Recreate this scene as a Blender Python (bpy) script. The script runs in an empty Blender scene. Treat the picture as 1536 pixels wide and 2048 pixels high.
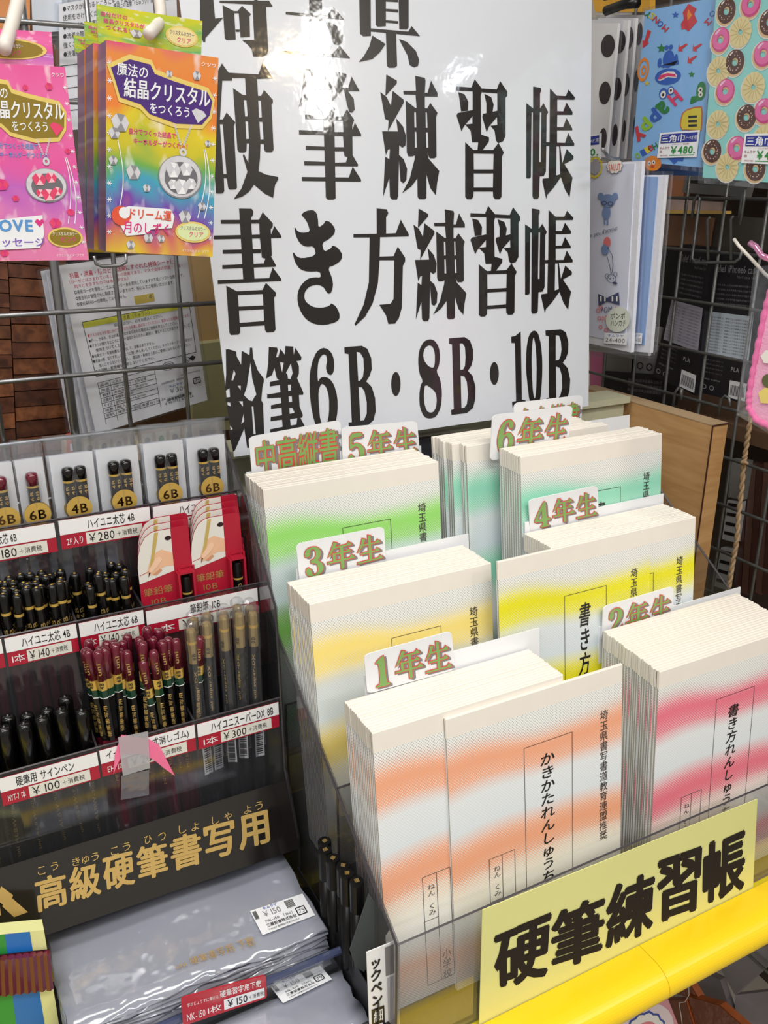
import bpy, math, random
import numpy as np
from mathutils import Vector
from mathutils.geometry import tessellate_polygon
random.seed(7)
# ---------------------------------------------------------------- camera, world, light, exposure
H = 1.42                                   # height of the camera above the floor
F_PX = 1745.0
PITCH, YAW = math.radians(20.5), math.radians(27.8)
sc = bpy.context.scene
COL = sc.collection
cam = bpy.data.cameras.new('camera'); camo = bpy.data.objects.new('camera', cam); COL.objects.link(camo)
camo.location = (0, 0, H)
camo.rotation_euler = (math.pi/2 - PITCH, 0, -YAW)
cam.sensor_fit = 'VERTICAL'; cam.sensor_height = 24.0; cam.lens = 24.0*F_PX/2048
cam.clip_start = 0.01; cam.clip_end = 30
sc.camera = camo
w = bpy.data.worlds.new('world'); sc.world = w; w.use_nodes = True
w.node_tree.nodes['Background'].inputs[0].default_value = (0.75, 0.8, 0.9, 1)
w.node_tree.nodes['Background'].inputs[1].default_value = 0.3
sc.view_settings.view_transform = 'Standard'; sc.view_settings.look = 'None'
sc.view_settings.exposure = -0.50; sc.view_settings.gamma = 1; sc.view_settings.use_curve_mapping = False
sc.cycles.transparent_max_bounces = 32
sc.cycles.max_bounces = 6
sc.cycles.use_denoising = True
def area(name, loc, size, power, col, aim=None, shape='RECTANGLE'):
    l = bpy.data.lights.new(name, 'AREA'); l.shape = shape; l.size = size[0]
    if shape == 'RECTANGLE': l.size_y = size[1]
    l.energy = power; l.color = col
    o = bpy.data.objects.new(name, l); COL.objects.link(o); o.location = loc
    if aim is not None:
        o.rotation_euler = (Vector(aim)-Vector(loc)).to_track_quat('-Z', 'Y').to_euler()
    return o
area('ceiling_tube_light', (0.2, -0.5, 2.62), (1.2, 0.35), 34, (1, .97, .92))
area('ceiling_tube_light', (-1.2, -1.3, 2.62), (1.2, 0.35), 44, (.97, .98, 1.0))
area('ceiling_tube_light', (0.35, -2.3, 2.62), (1.2, 0.35), 26, (.97, .98, 1.0))
area('ceiling_tube_light', (-0.4, 0.55, 2.62), (1.2, 0.35), 18, (1, .97, .92))
area('ceiling_tube_light', (1.53, -1.20, 2.60), (.10, 0.85), 12, (1, .98, .95)).rotation_euler = (0, 0, .42)
area('ceiling_spot_light', (1.36, -1.10, 2.60), (.16, .16), 8, (1, .72, .38), shape='DISK')
area('ceiling_spot_light', (2.15, -1.12, 2.60), (.22, .22), 8, (.8, .88, 1), shape='DISK')
# ---------------------------------------------------------------- helpers
OFF = np.array([0, 0, H])
_F = np.array([math.sin(YAW)*math.cos(PITCH), math.cos(YAW)*math.cos(PITCH), -math.sin(PITCH)])
_R = np.array([math.cos(YAW), -math.sin(YAW), 0.0]); _U = np.cross(_R, _F)
def ray(x, y): return _F + _R*(x-768)/F_PX - _U*(y-1024)/F_PX
def A(v): return np.array(v, float)
def at(x, y, ax, val):
    """the point of the plane x=val, y=val or z=val (measured from the camera) seen at photograph pixel x, y"""
    d = ray(x, y); return d*(val/d['xyz'.index(ax)])
class Plane:
    def __init__(s, a, b, c): s.o = A(a); n = np.cross(A(b)-s.o, A(c)-s.o); s.n = n/np.linalg.norm(n)
    def px(s, x, y): d = ray(x, y); return d*(s.o@s.n)/(d@s.n)
ORG = {}
def mesh(name, V, Fc, mat, parent=None, uv=None, smooth=False, origin=None):
    V = np.asarray(V, float).reshape(-1, 3)
    if parent is not None: org = ORG[parent.name]
    elif origin is not None: org = A(origin)
    else:
        org = V.mean(0).copy(); org[2] = V[:, 2].min()
    me = bpy.data.meshes.new(name); me.from_pydata((V-org).tolist(), [], [list(map(int, f)) for f in Fc])
    if isinstance(mat, (list, tuple)):
        for m in mat: me.materials.append(m)
    else: me.materials.append(mat)
    if uv is not None:
        L = me.uv_layers.new(name='UVMap')
        vi = np.empty(len(me.loops), dtype=np.int32); me.loops.foreach_get('vertex_index', vi)
        L.data.foreach_set('uv', np.asarray(uv, float)[vi].ravel())
    if smooth: me.shade_smooth()
    o = bpy.data.objects.new(name, me); COL.objects.link(o)
    if parent is not None: o.parent = parent
    else: o.location = (org+OFF).tolist() if origin is None or True else org
    ORG[o.name] = org
    return o
def tag(o, label, cat, group=None, kind=None):
    if label: o['label'] = label
    if cat: o['category'] = cat
    if group: o['group'] = group
    if kind: o['kind'] = kind
    return o
def thing(name, label, cat, org, group=None, local=False):
    o = bpy.data.objects.new(name, None); COL.objects.link(o); o.empty_display_size = .02
    org = A(org); ORG[o.name] = np.zeros(3) if local else org
    o.location = (0, 0, 0) if local else (org+OFF).tolist()
    return tag(o, label, cat, group)
def dup(root, loc, rot=(0, 0, 0), label=None, group=None):
    r = root.copy(); COL.objects.link(r); r.location = (A(loc)+OFF).tolist(); r.rotation_euler = rot
    if label: r['label'] = label
    if group: r['group'] = group
    for ch in list(root.children):
        c = ch.copy(); COL.objects.link(c); c.parent = r
        for g in ch.children:
            d = g.copy(); COL.objects.link(d); d.parent = c
    ORG[r.name] = A(loc)
    return r
def setloc(r, loc, rot=(0, 0, 0)): r.location = (A(loc)+OFF).tolist(); r.rotation_euler = rot
# --- shapes as (verts, faces)
def box(x0, x1, y0, y1, z0, z1):
    V = [(x, y, z) for x in (x0, x1) for y in (y0, y1) for z in (z0, z1)]
    return V, [(0, 1, 3, 2), (4, 6, 7, 5), (0, 4, 5, 1), (2, 3, 7, 6), (0, 2, 6, 4), (1, 5, 7, 3)]
def join(*parts):
    V, Fc = [], []
    for v, f in parts:
        n = len(V); V += [tuple(p) for p in v]; Fc += [tuple(i+n for i in q) for q in f]
    return V, Fc
def normal(C):
    n = np.cross(A(C[1])-A(C[0]), A(C[3])-A(C[0])); n /= np.linalg.norm(n)
    return n if n@(A(C[0])+A(C[2])) < 0 else -n           # towards the viewer at the origin
def slab(C, t, n=None):
    """a sheet with corners TL TR BR BL, thickness t behind its face"""
    C = [A(c) for c in C]; n = normal(C) if n is None else A(n)
    V = C+[c-n*t for c in C]
    return V, [(0, 3, 2, 1), (4, 5, 6, 7), (0, 1, 5, 4), (1, 2, 6, 5), (2, 3, 7, 6), (3, 0, 4, 7)]
SUV = [(0, 1), (1, 1), (1, 0), (0, 0)]*2
def sheet(name, C, t, mat, parent=None, **k):
    V, Fc = slab(C, t); return mesh(name, V, Fc, mat, parent, uv=SUV, **k)
def roundrect(C, t, r, n=None, seg=4):
    """slab with rounded corners, r as a share (ru, rv)"""
    C = [A(c) for c in C]; n = normal(C) if n is None else n
    pts = []
    for cu, cv, a0 in ((r[0], r[1], 180), (1-r[0], r[1], 270), (1-r[0], 1-r[1], 0), (r[0], 1-r[1], 90)):
        for k in range(seg+1):
            a = math.radians(a0+90*k/seg); pts.append((cu+r[0]*math.cos(a), cv+r[1]*math.sin(a)))
    P = [bil(C, u, v) for u, v in pts]; N = len(P)
    return P+[p-n*t for p in P], [tuple(range(N))[::-1], tuple(range(N, 2*N))]+[(i, (i+1) % N, N+(i+1) % N, N+i) for i in range(N)]
def bil(C, u, v): return (C[0]*(1-u)+C[1]*u)*(1-v)+(C[3]*(1-u)+C[2]*u)*v
def sub(C, u0, v0, u1, v1):
    C = [A(c) for c in C]; return [bil(C, u0, v0), bil(C, u1, v0), bil(C, u1, v1), bil(C, u0, v1)]
def lathe(prof, seg=12, cx=0, cy=0, rot=0):
    V, Fc = [], []
    for r, z in prof:
        for k in range(seg):
            a = 2*math.pi*k/seg+rot; V.append((cx+r*math.cos(a), cy+r*math.sin(a), z))
    for i in range(len(prof)-1):
        for k in range(seg):
            Fc.append((i*seg+k, i*seg+(k+1) % seg, (i+1)*seg+(k+1) % seg, (i+1)*seg+k))
    Fc.append(tuple(range(seg))[::-1]); Fc.append(tuple((len(prof)-1)*seg+k for k in range(seg)))
    return V, Fc
def tube(pts, r, seg=8):
    P = [A(p) for p in pts]; V, Fc = [], []
    up = A((0.13, .2, 1)); prev = None
    for i, p in enumerate(P):
        d = P[min(i+1, len(P)-1)]-P[max(i-1, 0)]; d /= np.linalg.norm(d)+1e-12
        if prev is None:
            a = np.cross(d, up if abs(d@up) < .95*np.linalg.norm(up) else A((1, 0, .1)))
        else: a = prev-d*(prev@d)
        a /= np.linalg.norm(a); prev = a; b = np.cross(d, a)
        rr = r[i] if isinstance(r, (list, tuple)) else r
        for k in range(seg):
            t = 2*math.pi*k/seg; V.append(p+rr*(math.cos(t)*a+math.sin(t)*b))
    for i in range(len(P)-1):
        for k in range(seg):
            Fc.append((i*seg+k, i*seg+(k+1) % seg, (i+1)*seg+(k+1) % seg, (i+1)*seg+k))
    n = len(P)-1
    Fc.append(tuple(range(seg))[::-1]); Fc.append(tuple(n*seg+k for k in range(seg)))
    return V, Fc
def prism(P, t, n=None):
    """closed outline of 3D points, thickened by t away from the viewer"""
    P = [A(p) for p in P]
    if n is None:
        c = sum(P)/len(P); n = sum(np.cross(P[i]-c, P[(i+1) % len(P)]-c) for i in range(len(P))); n /= np.linalg.norm(n)
        if n@c > 0: n = -n
    N = len(P); tri = tessellate_polygon([[Vector(p) for p in P]])
    V = P+[p-n*t for p in P]
    return V, [tuple(q) for q in tri]+[tuple(i+N for i in q)[::-1] for q in tri]+[(i, (i+1) % N, N+(i+1) % N, N+i) for i in range(N)]
# --- lettering and flat print
_G = {}
def glyph(ch, bold):
    k = (ch, bold)
    if bold > .013:                        # heavy weights: ring of shifted copies, each a hair above the last
        if k not in _G:
            g, t = glyph(ch, 0)
            if not len(g): return g, t
            V, T = [], []
            for j in range(7):
                a = j*math.pi/3; q = g.copy()
                if j: q[:, 0] += bold*math.cos(a); q[:, 1] += bold*math.sin(a)*.8; q[:, 2] = j*.00002
                T += [tuple(i+len(V)*len(g) for i in f) for f in t]; V.append(q)
            _G[k] = (np.concatenate(V), T)
        return _G[k]
    if k not in _G:
        c = bpy.data.curves.new('t', 'FONT'); c.body = ch; c.resolution_u = 2; c.offset = bold
        o = bpy.data.objects.new('t', c); 
        me = bpy.data.meshes.new_from_object(o)
        V = np.array([(v.co.x, v.co.y, 0) for v in me.vertices]).reshape(-1, 3); T = [tuple(p.vertices) for p in me.polygons]
        bpy.data.objects.remove(o); bpy.data.meshes.remove(me); bpy.data.curves.remove(c)
        _G[k] = (V, T)
    return _G[k]
def layout(s, bold=0, vertical=False, thick=0, gap=0.0, slant=0):
    V, T, n, pen = [], [], 0, 0.0
    for ch in s:
        if ch in ' 　': pen += .35 if ch == ' ' else 1; continue
        g, t = glyph(ch, bold)
        if not len(g): pen += .5; continue
        cjk = ord(ch) > 0x2E00
        for j, dx in enumerate([0] if not thick else [-thick, -thick/3, thick/3, thick]):
            q = g.copy(); q[:, 2] += j*.00003; q[:, 0] += dx+slant*(g[:, 1]-.4)
            if vertical: q[:, 1] -= pen; q[:, 0] -= .5
            else: q[:, 0] += pen
            V.append(q); T += [tuple(i+n for i in f) for f in t]; n += len(q)
        pen += (1.0 if (cjk or vertical) else g[:, 0].max()+.07)+gap
    V = np.concatenate(V); 
    lo, hi = V[:, :2].min(0), V[:, :2].max(0); V[:, :2] = (V[:, :2]-lo)/(hi-lo); V[:, 1] = 1-V[:, 1]
    return V, T
class Print:
    """flat print lying on a surface: collects pieces per material and links each as one child"""
    def __init__(s, parent, step=.00018, base=.0002): s.p = parent; s.d = {}; s.step = step; s.base = base; s.k = 0
    def add(s, V, T, m, name='lettering'):
        v, t = s.d.setdefault((name, m.name), ([], [])); n = len(v); v.extend(V); t.extend(tuple(i+n for i in f) for f in T)
    def text(s, txt, C, m, layer=1, name='lettering', **k):
        C = [A(c) for c in C]; n = normal(C); V, T = layout(txt, **k)
        s.add([bil(C, u, v)+n*(s.base+s.step*layer+z) for u, v, z in V], T, m, name)
    def poly(s, P, m, layer=1, name='print', n=None, holes=()):
        P = [A(p) for p in P]
        if n is None:
            c = sum(P)/len(P); n = sum(np.cross(P[i]-c, P[(i+1) % len(P)]-c) for i in range(len(P))); n /= np.linalg.norm(n)
            if n@c > 0: n = -n
        loops = [P]+[[A(q) for q in h] for h in holes]
        T = tessellate_polygon([[Vector(p) for p in l] for l in loops])
        s.k += 1; s.add([q+n*(s.base+s.step*layer+4e-6*(s.k % 30)) for l in loops for q in l], T, m, name)
    def uv(s, C, pts, m, layer=1, name='print', holes=()):
        C = [A(c) for c in C]; s.poly([bil(C, *p) for p in pts], m, layer, name, normal(C), [[bil(C, *p) for p in h] for h in holes])
    def rect(s, C, u0, v0, u1, v1, m, layer=1, name='print'): s.uv(C, [(u0, v0), (u1, v0), (u1, v1), (u0, v1)], m, layer, name)
    def line(s, C, pts, wd, m, layer=1, name='print', asp=1.0):
        for (a, b), (c, d) in zip(pts[:-1], pts[1:]):
            dx, dy = (c-a), (d-b)*asp; L = math.hypot(dx, dy)+1e-9; nx, ny = -dy/L*wd/2, dx/L*wd/2/asp
            s.uv(C, [(a+nx, b+ny), (c+nx, d+ny), (c-nx, d-ny), (a-nx, b-ny)], m, layer, name)
    def ell(s, C, u, v, ru, rv, m, layer=1, name='print', seg=20, hole=0, wob=0, nw=6):
        def ring(f): return [(u+ru*f*(1+wob*math.cos(nw*2*math.pi*k/seg))*math.cos(2*math.pi*k/seg), v+rv*f*(1+wob*math.cos(nw*2*math.pi*k/seg))*math.sin(2*math.pi*k/seg)) for k in range(seg)]
        s.uv(C, ring(1), m, layer, name, [ring(hole)] if hole else ())
    def done(s):
        for (name, mn), (v, t) in s.d.items(): mesh(name, v, t, bpy.data.materials[mn], s.p)
def P2(txt): return [tuple(float(a) for a in q.split(',')) for q in txt.split()]
def chaikin(p):
    q = []
    for i in range(len(p)):
        a, b = p[i], p[(i+1) % len(p)]
        q += [(a[0]*.78+b[0]*.22, a[1]*.78+b[1]*.22), (a[0]*.22+b[0]*.78, a[1]*.22+b[1]*.78)]
    return q
# ---------------------------------------------------------------- materials (all procedural)
def N(nt, t, **k):
    n = nt.nodes.new(t)
    for a, b in k.items(): setattr(n, a, b)
    return n
def lin(c): return tuple(((x/12.92) if x <= .04045 else ((x+.055)/1.055)**2.4) for x in (v/255 for v in c))
_M = {}
def M(name, rgb, rough=.5, metal=0, coat=0, noise=.05, nscale=60, bump=0, bscale=200, alpha=1, spec=.5, emit=0, sheen=0):
    if name in _M: return _M[name]
    m = bpy.data.materials.new(name); m.use_nodes = True; nt = m.node_tree; b = nt.nodes['Principled BSDF']
    c = lin(rgb); b.inputs['Base Color'].default_value = (*c, 1)
    b.inputs['Roughness'].default_value = rough; b.inputs['Metallic'].default_value = metal
    b.inputs['Coat Weight'].default_value = coat; b.inputs['Coat Roughness'].default_value = .08
    b.inputs['Specular IOR Level'].default_value = spec
    if sheen: b.inputs['Sheen Weight'].default_value = sheen
    tc = N(nt, 'ShaderNodeTexCoord')
    if noise:
        no = N(nt, 'ShaderNodeTexNoise'); no.inputs['Scale'].default_value = nscale; nt.links.new(tc.outputs['Object'], no.inputs['Vector'])
        mr = N(nt, 'ShaderNodeMapRange'); mr.inputs[3].default_value = 1-noise; mr.inputs[4].default_value = 1+noise
        nt.links.new(no.outputs[0], mr.inputs[0])
        mx = N(nt, 'ShaderNodeVectorMath', operation='SCALE'); mx.inputs[0].default_value = c
        nt.links.new(mr.outputs[0], mx.inputs['Scale']); nt.links.new(mx.outputs[0], b.inputs['Base Color'])
    if bump:
        n2 = N(nt, 'ShaderNodeTexNoise'); n2.inputs['Scale'].default_value = bscale; nt.links.new(tc.outputs['Object'], n2.inputs['Vector'])
        bp = N(nt, 'ShaderNodeBump'); bp.inputs['Strength'].default_value = bump; bp.inputs['Distance'].default_value = .001
        nt.links.new(n2.outputs[0], bp.inputs['Height']); nt.links.new(bp.outputs[0], b.inputs['Normal'])
    if emit:
        b.inputs['Emission Color'].default_value = (*c, 1); b.inputs['Emission Strength'].default_value = emit
    _M[name] = m; return m
def film(name, tint=(235, 238, 242), gloss=.12, rough=.12, haze=.04, bump=.4, bscale=60, hazecol=(225, 228, 235)):
    """clear plastic: tinted see-through sheet with a glossy skin, crinkled by noise"""
    if name in _M: return _M[name]
    m = bpy.data.materials.new(name); m.use_nodes = True; nt = m.node_tree; nt.nodes.remove(nt.nodes['Principled BSDF'])
    out = nt.nodes['Material Output']
    tr = N(nt, 'ShaderNodeBsdfTransparent'); tr.inputs[0].default_value = (*lin(tint), 1)
    gl = N(nt, 'ShaderNodeBsdfGlossy'); gl.inputs['Roughness'].default_value = rough
    df = N(nt, 'ShaderNodeBsdfDiffuse'); df.inputs[0].default_value = (*lin(hazecol), 1)
    lw = N(nt, 'ShaderNodeLayerWeight'); lw.inputs[0].default_value = .35
    mr = N(nt, 'ShaderNodeMapRange'); mr.inputs[3].default_value = gloss*.5; mr.inputs[4].default_value = min(1, gloss*3)
    m1 = N(nt, 'ShaderNodeMixShader'); m2 = N(nt, 'ShaderNodeMixShader'); m1.inputs[0].default_value = haze
    nt.links.new(tr.outputs[0], m1.inputs[1]); nt.links.new(df.outputs[0], m1.inputs[2])
    nt.links.new(lw.outputs['Fresnel'], mr.inputs[0]); nt.links.new(mr.outputs[0], m2.inputs[0])
    nt.links.new(m1.outputs[0], m2.inputs[1]); nt.links.new(gl.outputs[0], m2.inputs[2]); nt.links.new(m2.outputs[0], out.inputs[0])
    if bump:
        tc = N(nt, 'ShaderNodeTexCoord'); n2 = N(nt, 'ShaderNodeTexNoise'); n2.inputs['Scale'].default_value = bscale
        nt.links.new(tc.outputs['Object'], n2.inputs['Vector'])
        bp = N(nt, 'ShaderNodeBump'); bp.inputs['Strength'].default_value = bump; bp.inputs['Distance'].default_value = .004
        nt.links.new(n2.outputs[0], bp.inputs['Height']); nt.links.new(bp.outputs[0], gl.inputs['Normal'])
    _M[name] = m; return m
def ramp(nt, stops, interp='LINEAR'):
    r = N(nt, 'ShaderNodeValToRGB'); e = r.color_ramp; e.interpolation = interp
    while len(e.elements) < len(stops): e.elements.new(.5)
    for el, (p, c) in zip(e.elements, stops): el.position = p; el.color = (*lin(c), 1) if len(c) == 3 else c
    return r
def cover_mat(name, col, col2=(243, 232, 196), pale=(213, 224, 232)):
    """printed halftone cover: colour bands (UV v from the top) broken into a dot screen"""
    m = bpy.data.materials.new(name); m.use_nodes = True; nt = m.node_tree; b = nt.nodes['Principled BSDF']; b.inputs['Roughness'].default_value = .42
    L = nt.links.new
    tc = N(nt, 'ShaderNodeTexCoord'); sp = N(nt, 'ShaderNodeSeparateXYZ'); L(tc.outputs['UV'], sp.inputs[0])
    inv = N(nt, 'ShaderNodeMath', operation='SUBTRACT'); inv.inputs[0].default_value = 1; L(sp.outputs[1], inv.inputs[1])
    no = N(nt, 'ShaderNodeTexNoise'); no.inputs['Scale'].default_value = 1.6; no.inputs['Detail'].default_value = 0; L(tc.outputs['UV'], no.inputs['Vector'])
    ad = N(nt, 'ShaderNodeMath', operation='MULTIPLY_ADD'); ad.inputs[1].default_value = .12; L(no.outputs[0], ad.inputs[0])
    sb = N(nt, 'ShaderNodeMath', operation='SUBTRACT'); sb.inputs[1].default_value = .06; L(inv.outputs[0], ad.inputs[2]); L(ad.outputs[0], sb.inputs[0])
    g = (170, 176, 180)
    ink = ramp(nt, [(0, g), (.09, g), (.15, col), (.25, col), (.31, pale), (.42, pale), (.48, col), (.58, col), (.66, col2), (.74, pale), (.84, col), (1, g)])
    def v(x): return (x, x, x, 1)
    cov = ramp(nt, [(0, v(.22)), (.09, v(.26)), (.15, v(.55)), (.19, v(.95)), (.23, v(.7)), (.31, v(.45)), (.42, v(.55)), (.48, v(.6)), (.53, v(.95)), (.6, v(.45)), (.72, v(.2)), (.85, v(.6))])
    L(sb.outputs[0], ink.inputs[0]); L(sb.outputs[0], cov.inputs[0])
    # 45 degree dot screen, about 1.9 mm
    def wave(sgn):
        a = N(nt, 'ShaderNodeMath', operation='MULTIPLY'); a.inputs[1].default_value = .182*2*math.pi/.0027; L(sp.outputs[0], a.inputs[0])
        c = N(nt, 'ShaderNodeMath', operation='MULTIPLY_ADD'); c.inputs[1].default_value = sgn*.257*2*math.pi/.0027; L(sp.outputs[1], c.inputs[0]); L(a.outputs[0], c.inputs[2])
        d = N(nt, 'ShaderNodeMath', operation='COSINE'); L(c.outputs[0], d.inputs[0]); return d
    w1, w2 = wave(1), wave(-1)
    s = N(nt, 'ShaderNodeMath', operation='ADD'); L(w1.outputs[0], s.inputs[0]); L(w2.outputs[0], s.inputs[1])
    s2 = N(nt, 'ShaderNodeMath', operation='MULTIPLY_ADD'); s2.inputs[1].default_value = .25; s2.inputs[2].default_value = .5; L(s.outputs[0], s2.inputs[0])
    th = N(nt, 'ShaderNodeMath', operation='ADD'); L(s2.outputs[0], th.inputs[0]); L(cov.outputs[0], th.inputs[1])
    mr = N(nt, 'ShaderNodeMapRange', interpolation_type='SMOOTHSTEP'); mr.inputs[1].default_value = .86; mr.inputs[2].default_value = 1.14; L(th.outputs[0], mr.inputs[0])
    # paper takes a wash of the ink where the coverage is high
    wash = N(nt, 'ShaderNodeMapRange'); wash.inputs[1].default_value = .35; wash.inputs[2].default_value = 1.0; wash.inputs[4].default_value = .75; L(cov.outputs[0], wash.inputs[0])
    pm = N(nt, 'ShaderNodeMix', data_type='RGBA'); pm.inputs[6].default_value = (*lin((238, 238, 234)), 1); L(wash.outputs[0], pm.inputs[0]); L(ink.outputs[0], pm.inputs[7])
    fm = N(nt, 'ShaderNodeMix', data_type='RGBA'); L(mr.outputs[0], fm.inputs[0]); L(pm.outputs[2], fm.inputs[6]); L(ink.outputs[0], fm.inputs[7])
    L(fm.outputs[2], b.inputs['Base Color']); return m
def swirl_mat(name, stops, scale=2.2, rough=.25, grad=None):
    m = bpy.data.materials.new(name); m.use_nodes = True; nt = m.node_tree; b = nt.nodes['Principled BSDF']; b.inputs['Roughness'].default_value = rough
    tc = N(nt, 'ShaderNodeTexCoord'); no = N(nt, 'ShaderNodeTexNoise'); no.inputs['Scale'].default_value = scale; no.inputs['Detail'].default_value = 1.5; no.inputs['Distortion'].default_value = 1.2
    mp = N(nt, 'ShaderNodeMapping'); mp.inputs['Rotation'].default_value[2] = .6
    nt.links.new(tc.outputs['UV'], mp.inputs[0]); nt.links.new(mp.outputs[0], no.inputs['Vector'])
    r = ramp(nt, stops); src = no.outputs[0]
    if grad:
        sp = N(nt, 'ShaderNodeSeparateXYZ'); nt.links.new(tc.outputs['UV'], sp.inputs[0])
        a = N(nt, 'ShaderNodeMath', operation='MULTIPLY_ADD'); a.inputs[1].default_value = -grad[0]; a.inputs[2].default_value = grad[0]+.02; nt.links.new(sp.outputs[1], a.inputs[0])
        d = N(nt, 'ShaderNodeMath', operation='MULTIPLY_ADD'); d.inputs[1].default_value = grad[1]*.6; nt.links.new(no.outputs[0], d.inputs[0]); nt.links.new(a.outputs[0], d.inputs[2])
        e = N(nt, 'ShaderNodeMath', operation='SUBTRACT'); e.inputs[1].default_value = grad[1]*.26; nt.links.new(d.outputs[0], e.inputs[0]); src = e.outputs[0]
    nt.links.new(src, r.inputs[0])
    n2 = N(nt, 'ShaderNodeTexNoise'); n2.inputs['Scale'].default_value = 7; nt.links.new(tc.outputs['UV'], n2.inputs['Vector'])
    mr = N(nt, 'ShaderNodeMapRange'); mr.inputs[1].default_value = .56; mr.inputs[2].default_value = .8; mr.inputs[4].default_value = .85; nt.links.new(n2.outputs[0], mr.inputs[0])
    mx = N(nt, 'ShaderNodeMix', data_type='RGBA'); mx.inputs[7].default_value = (.95, .9, .9, 1)
    nt.links.new(mr.outputs[0], mx.inputs[0]); nt.links.new(r.outputs[0], mx.inputs[6]); nt.links.new(mx.outputs[2], b.inputs['Base Color'])
    return m
def wood_mat(name, a, b_, scale=(3, 40, 40), rough=.45):
    m = bpy.data.materials.new(name); m.use_nodes = True; nt = m.node_tree; b = nt.nodes['Principled BSDF']; b.inputs['Roughness'].default_value = rough
    tc = N(nt, 'ShaderNodeTexCoord'); mp = N(nt, 'ShaderNodeMapping'); mp.inputs['Scale'].default_value = scale
    oi = N(nt, 'ShaderNodeObjectInfo'); ad = N(nt, 'ShaderNodeVectorMath', operation='ADD')
    nt.links.new(tc.outputs['Object'], ad.inputs[0]); nt.links.new(oi.outputs['Random'], ad.inputs[1]); nt.links.new(ad.outputs[0], mp.inputs[0])
    no = N(nt, 'ShaderNodeTexNoise'); no.inputs['Scale'].default_value = 3; no.inputs['Detail'].default_value = 5; no.inputs['Distortion'].default_value = .6; nt.links.new(mp.outputs[0], no.inputs['Vector'])
    r = ramp(nt, [(.3, a), (.7, b_)]); nt.links.new(no.outputs[0], r.inputs[0])
    mr = N(nt, 'ShaderNodeMapRange'); mr.inputs[3].default_value = .6; mr.inputs[4].default_value = 1.25; nt.links.new(oi.outputs['Random'], mr.inputs[0])
    sc_ = N(nt, 'ShaderNodeVectorMath', operation='SCALE'); nt.links.new(r.outputs[0], sc_.inputs[0]); nt.links.new(mr.outputs[0], sc_.inputs['Scale'])
    nt.links.new(sc_.outputs[0], b.inputs['Base Color']); return m
ORD = 'first second third fourth fifth sixth seventh eighth ninth tenth eleventh twelfth thirteenth fourteenth fifteenth sixteenth seventeenth eighteenth nineteenth twentieth twenty-first twenty-second twenty-third twenty-fourth twenty-fifth'.split()
BLACK = M('black ink', (28, 26, 26), .35, noise=.02)
WHITE = M('white paper', (238, 239, 240), .5, noise=.02)
GLOSSW = M('glossy white card', (236, 238, 242), .25, noise=.01, coat=.3)
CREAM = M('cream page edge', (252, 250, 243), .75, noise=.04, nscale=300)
EDGE = M('grey page edge', (176, 176, 168), .8, noise=.08, nscale=500)  # shade on the sides of the stacks is painted into this grey
TAPE = M('beige binding strip', (234, 228, 218), .6, noise=.03)
RED = M('crimson print', (176, 26, 52), .35, noise=.03)
WIRE = M('dull steel wire', (150, 152, 155), .35, metal=.85, noise=.1, bump=.2)
WIRED = M('dark galvanised wire', (120, 122, 122), .45, metal=.7, noise=.2, bump=.5, bscale=400)
GOLD = M('gold foil', (218, 182, 92), .32, metal=.45, noise=.1)
GOLDP = M('gold print', (214, 180, 108), .35, metal=.6, noise=.12, nscale=40)
GOLDCAP = M('gold lacquer', (176, 152, 100), .3, metal=.55, noise=.05)
MAROON = M('maroon lacquer', (100, 22, 42), .18, coat=.6, noise=.05)
BLACKL = M('black lacquer', (10, 10, 11), .2, coat=.15, noise=0)
GREENL = M('dark green lacquer', (18, 58, 40), .2, coat=.4)
ACR = film('clear acrylic', (247, 248, 249), .10, .06, .015, .0)
ACRD = film('smoky acrylic', (222, 222, 224), .10, .06, .02, .0)
EDGEA = M('dark acrylic edge', (62, 58, 62), .25, noise=.05)
SLEEVE = film('crinkled clear sleeve', (252, 253, 255), .10, .08, .04, .8, 45)
BAG = film('clear bag', (250, 251, 253), .05, .1, .02, .7, 30)
GREYSH = M('cast grey print', (130, 128, 130), .5, noise=0)
CGREEN = M('card green', (128, 172, 96), .45, noise=0)
CRED = M('card red outline', (222, 72, 62), .45, noise=0)
YELLOW = M('yellow vinyl', (246, 208, 30), .3, noise=.03, nscale=20, bump=.1, bscale=30)
PALEY = M('pale yellow laminated card', (228, 228, 150), .3, noise=.03, nscale=12, coat=.4)
# ================================================================ setting
def struct(name, V, Fc, m): o = mesh(name, V, Fc, m); o['kind'] = 'structure'; return o
wallm = M('warm grey wall', (200, 196, 188), .8, noise=.05, nscale=4)
floorm = M('grey vinyl floor', (150, 145, 138), .5, noise=.15, nscale=8)
struct('floor', *box(-2.6, 2.6, -3.4, 1.7, -H-.05, -H), floorm)
struct('ceiling', *box(-2.6, 2.6, -3.4, 1.7, 2.72-H, 2.77-H), M('ceiling board', (225, 225, 222), .8, noise=.04))
struct('wall_back', *box(-2.6, 2.6, 1.65, 1.7, -H, 2.72-H), wallm)
struct('wall_front', *box(-2.6, 2.6, -3.4, -3.35, -H, 2.72-H), wallm)
struct('wall_left', *box(-2.6, -2.55, -3.35, 1.65, -H, 2.72-H), wallm)
struct('wall_right', *box(2.55, 2.6, -3.35, 1.65, -H, 2.72-H), wallm)

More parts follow.
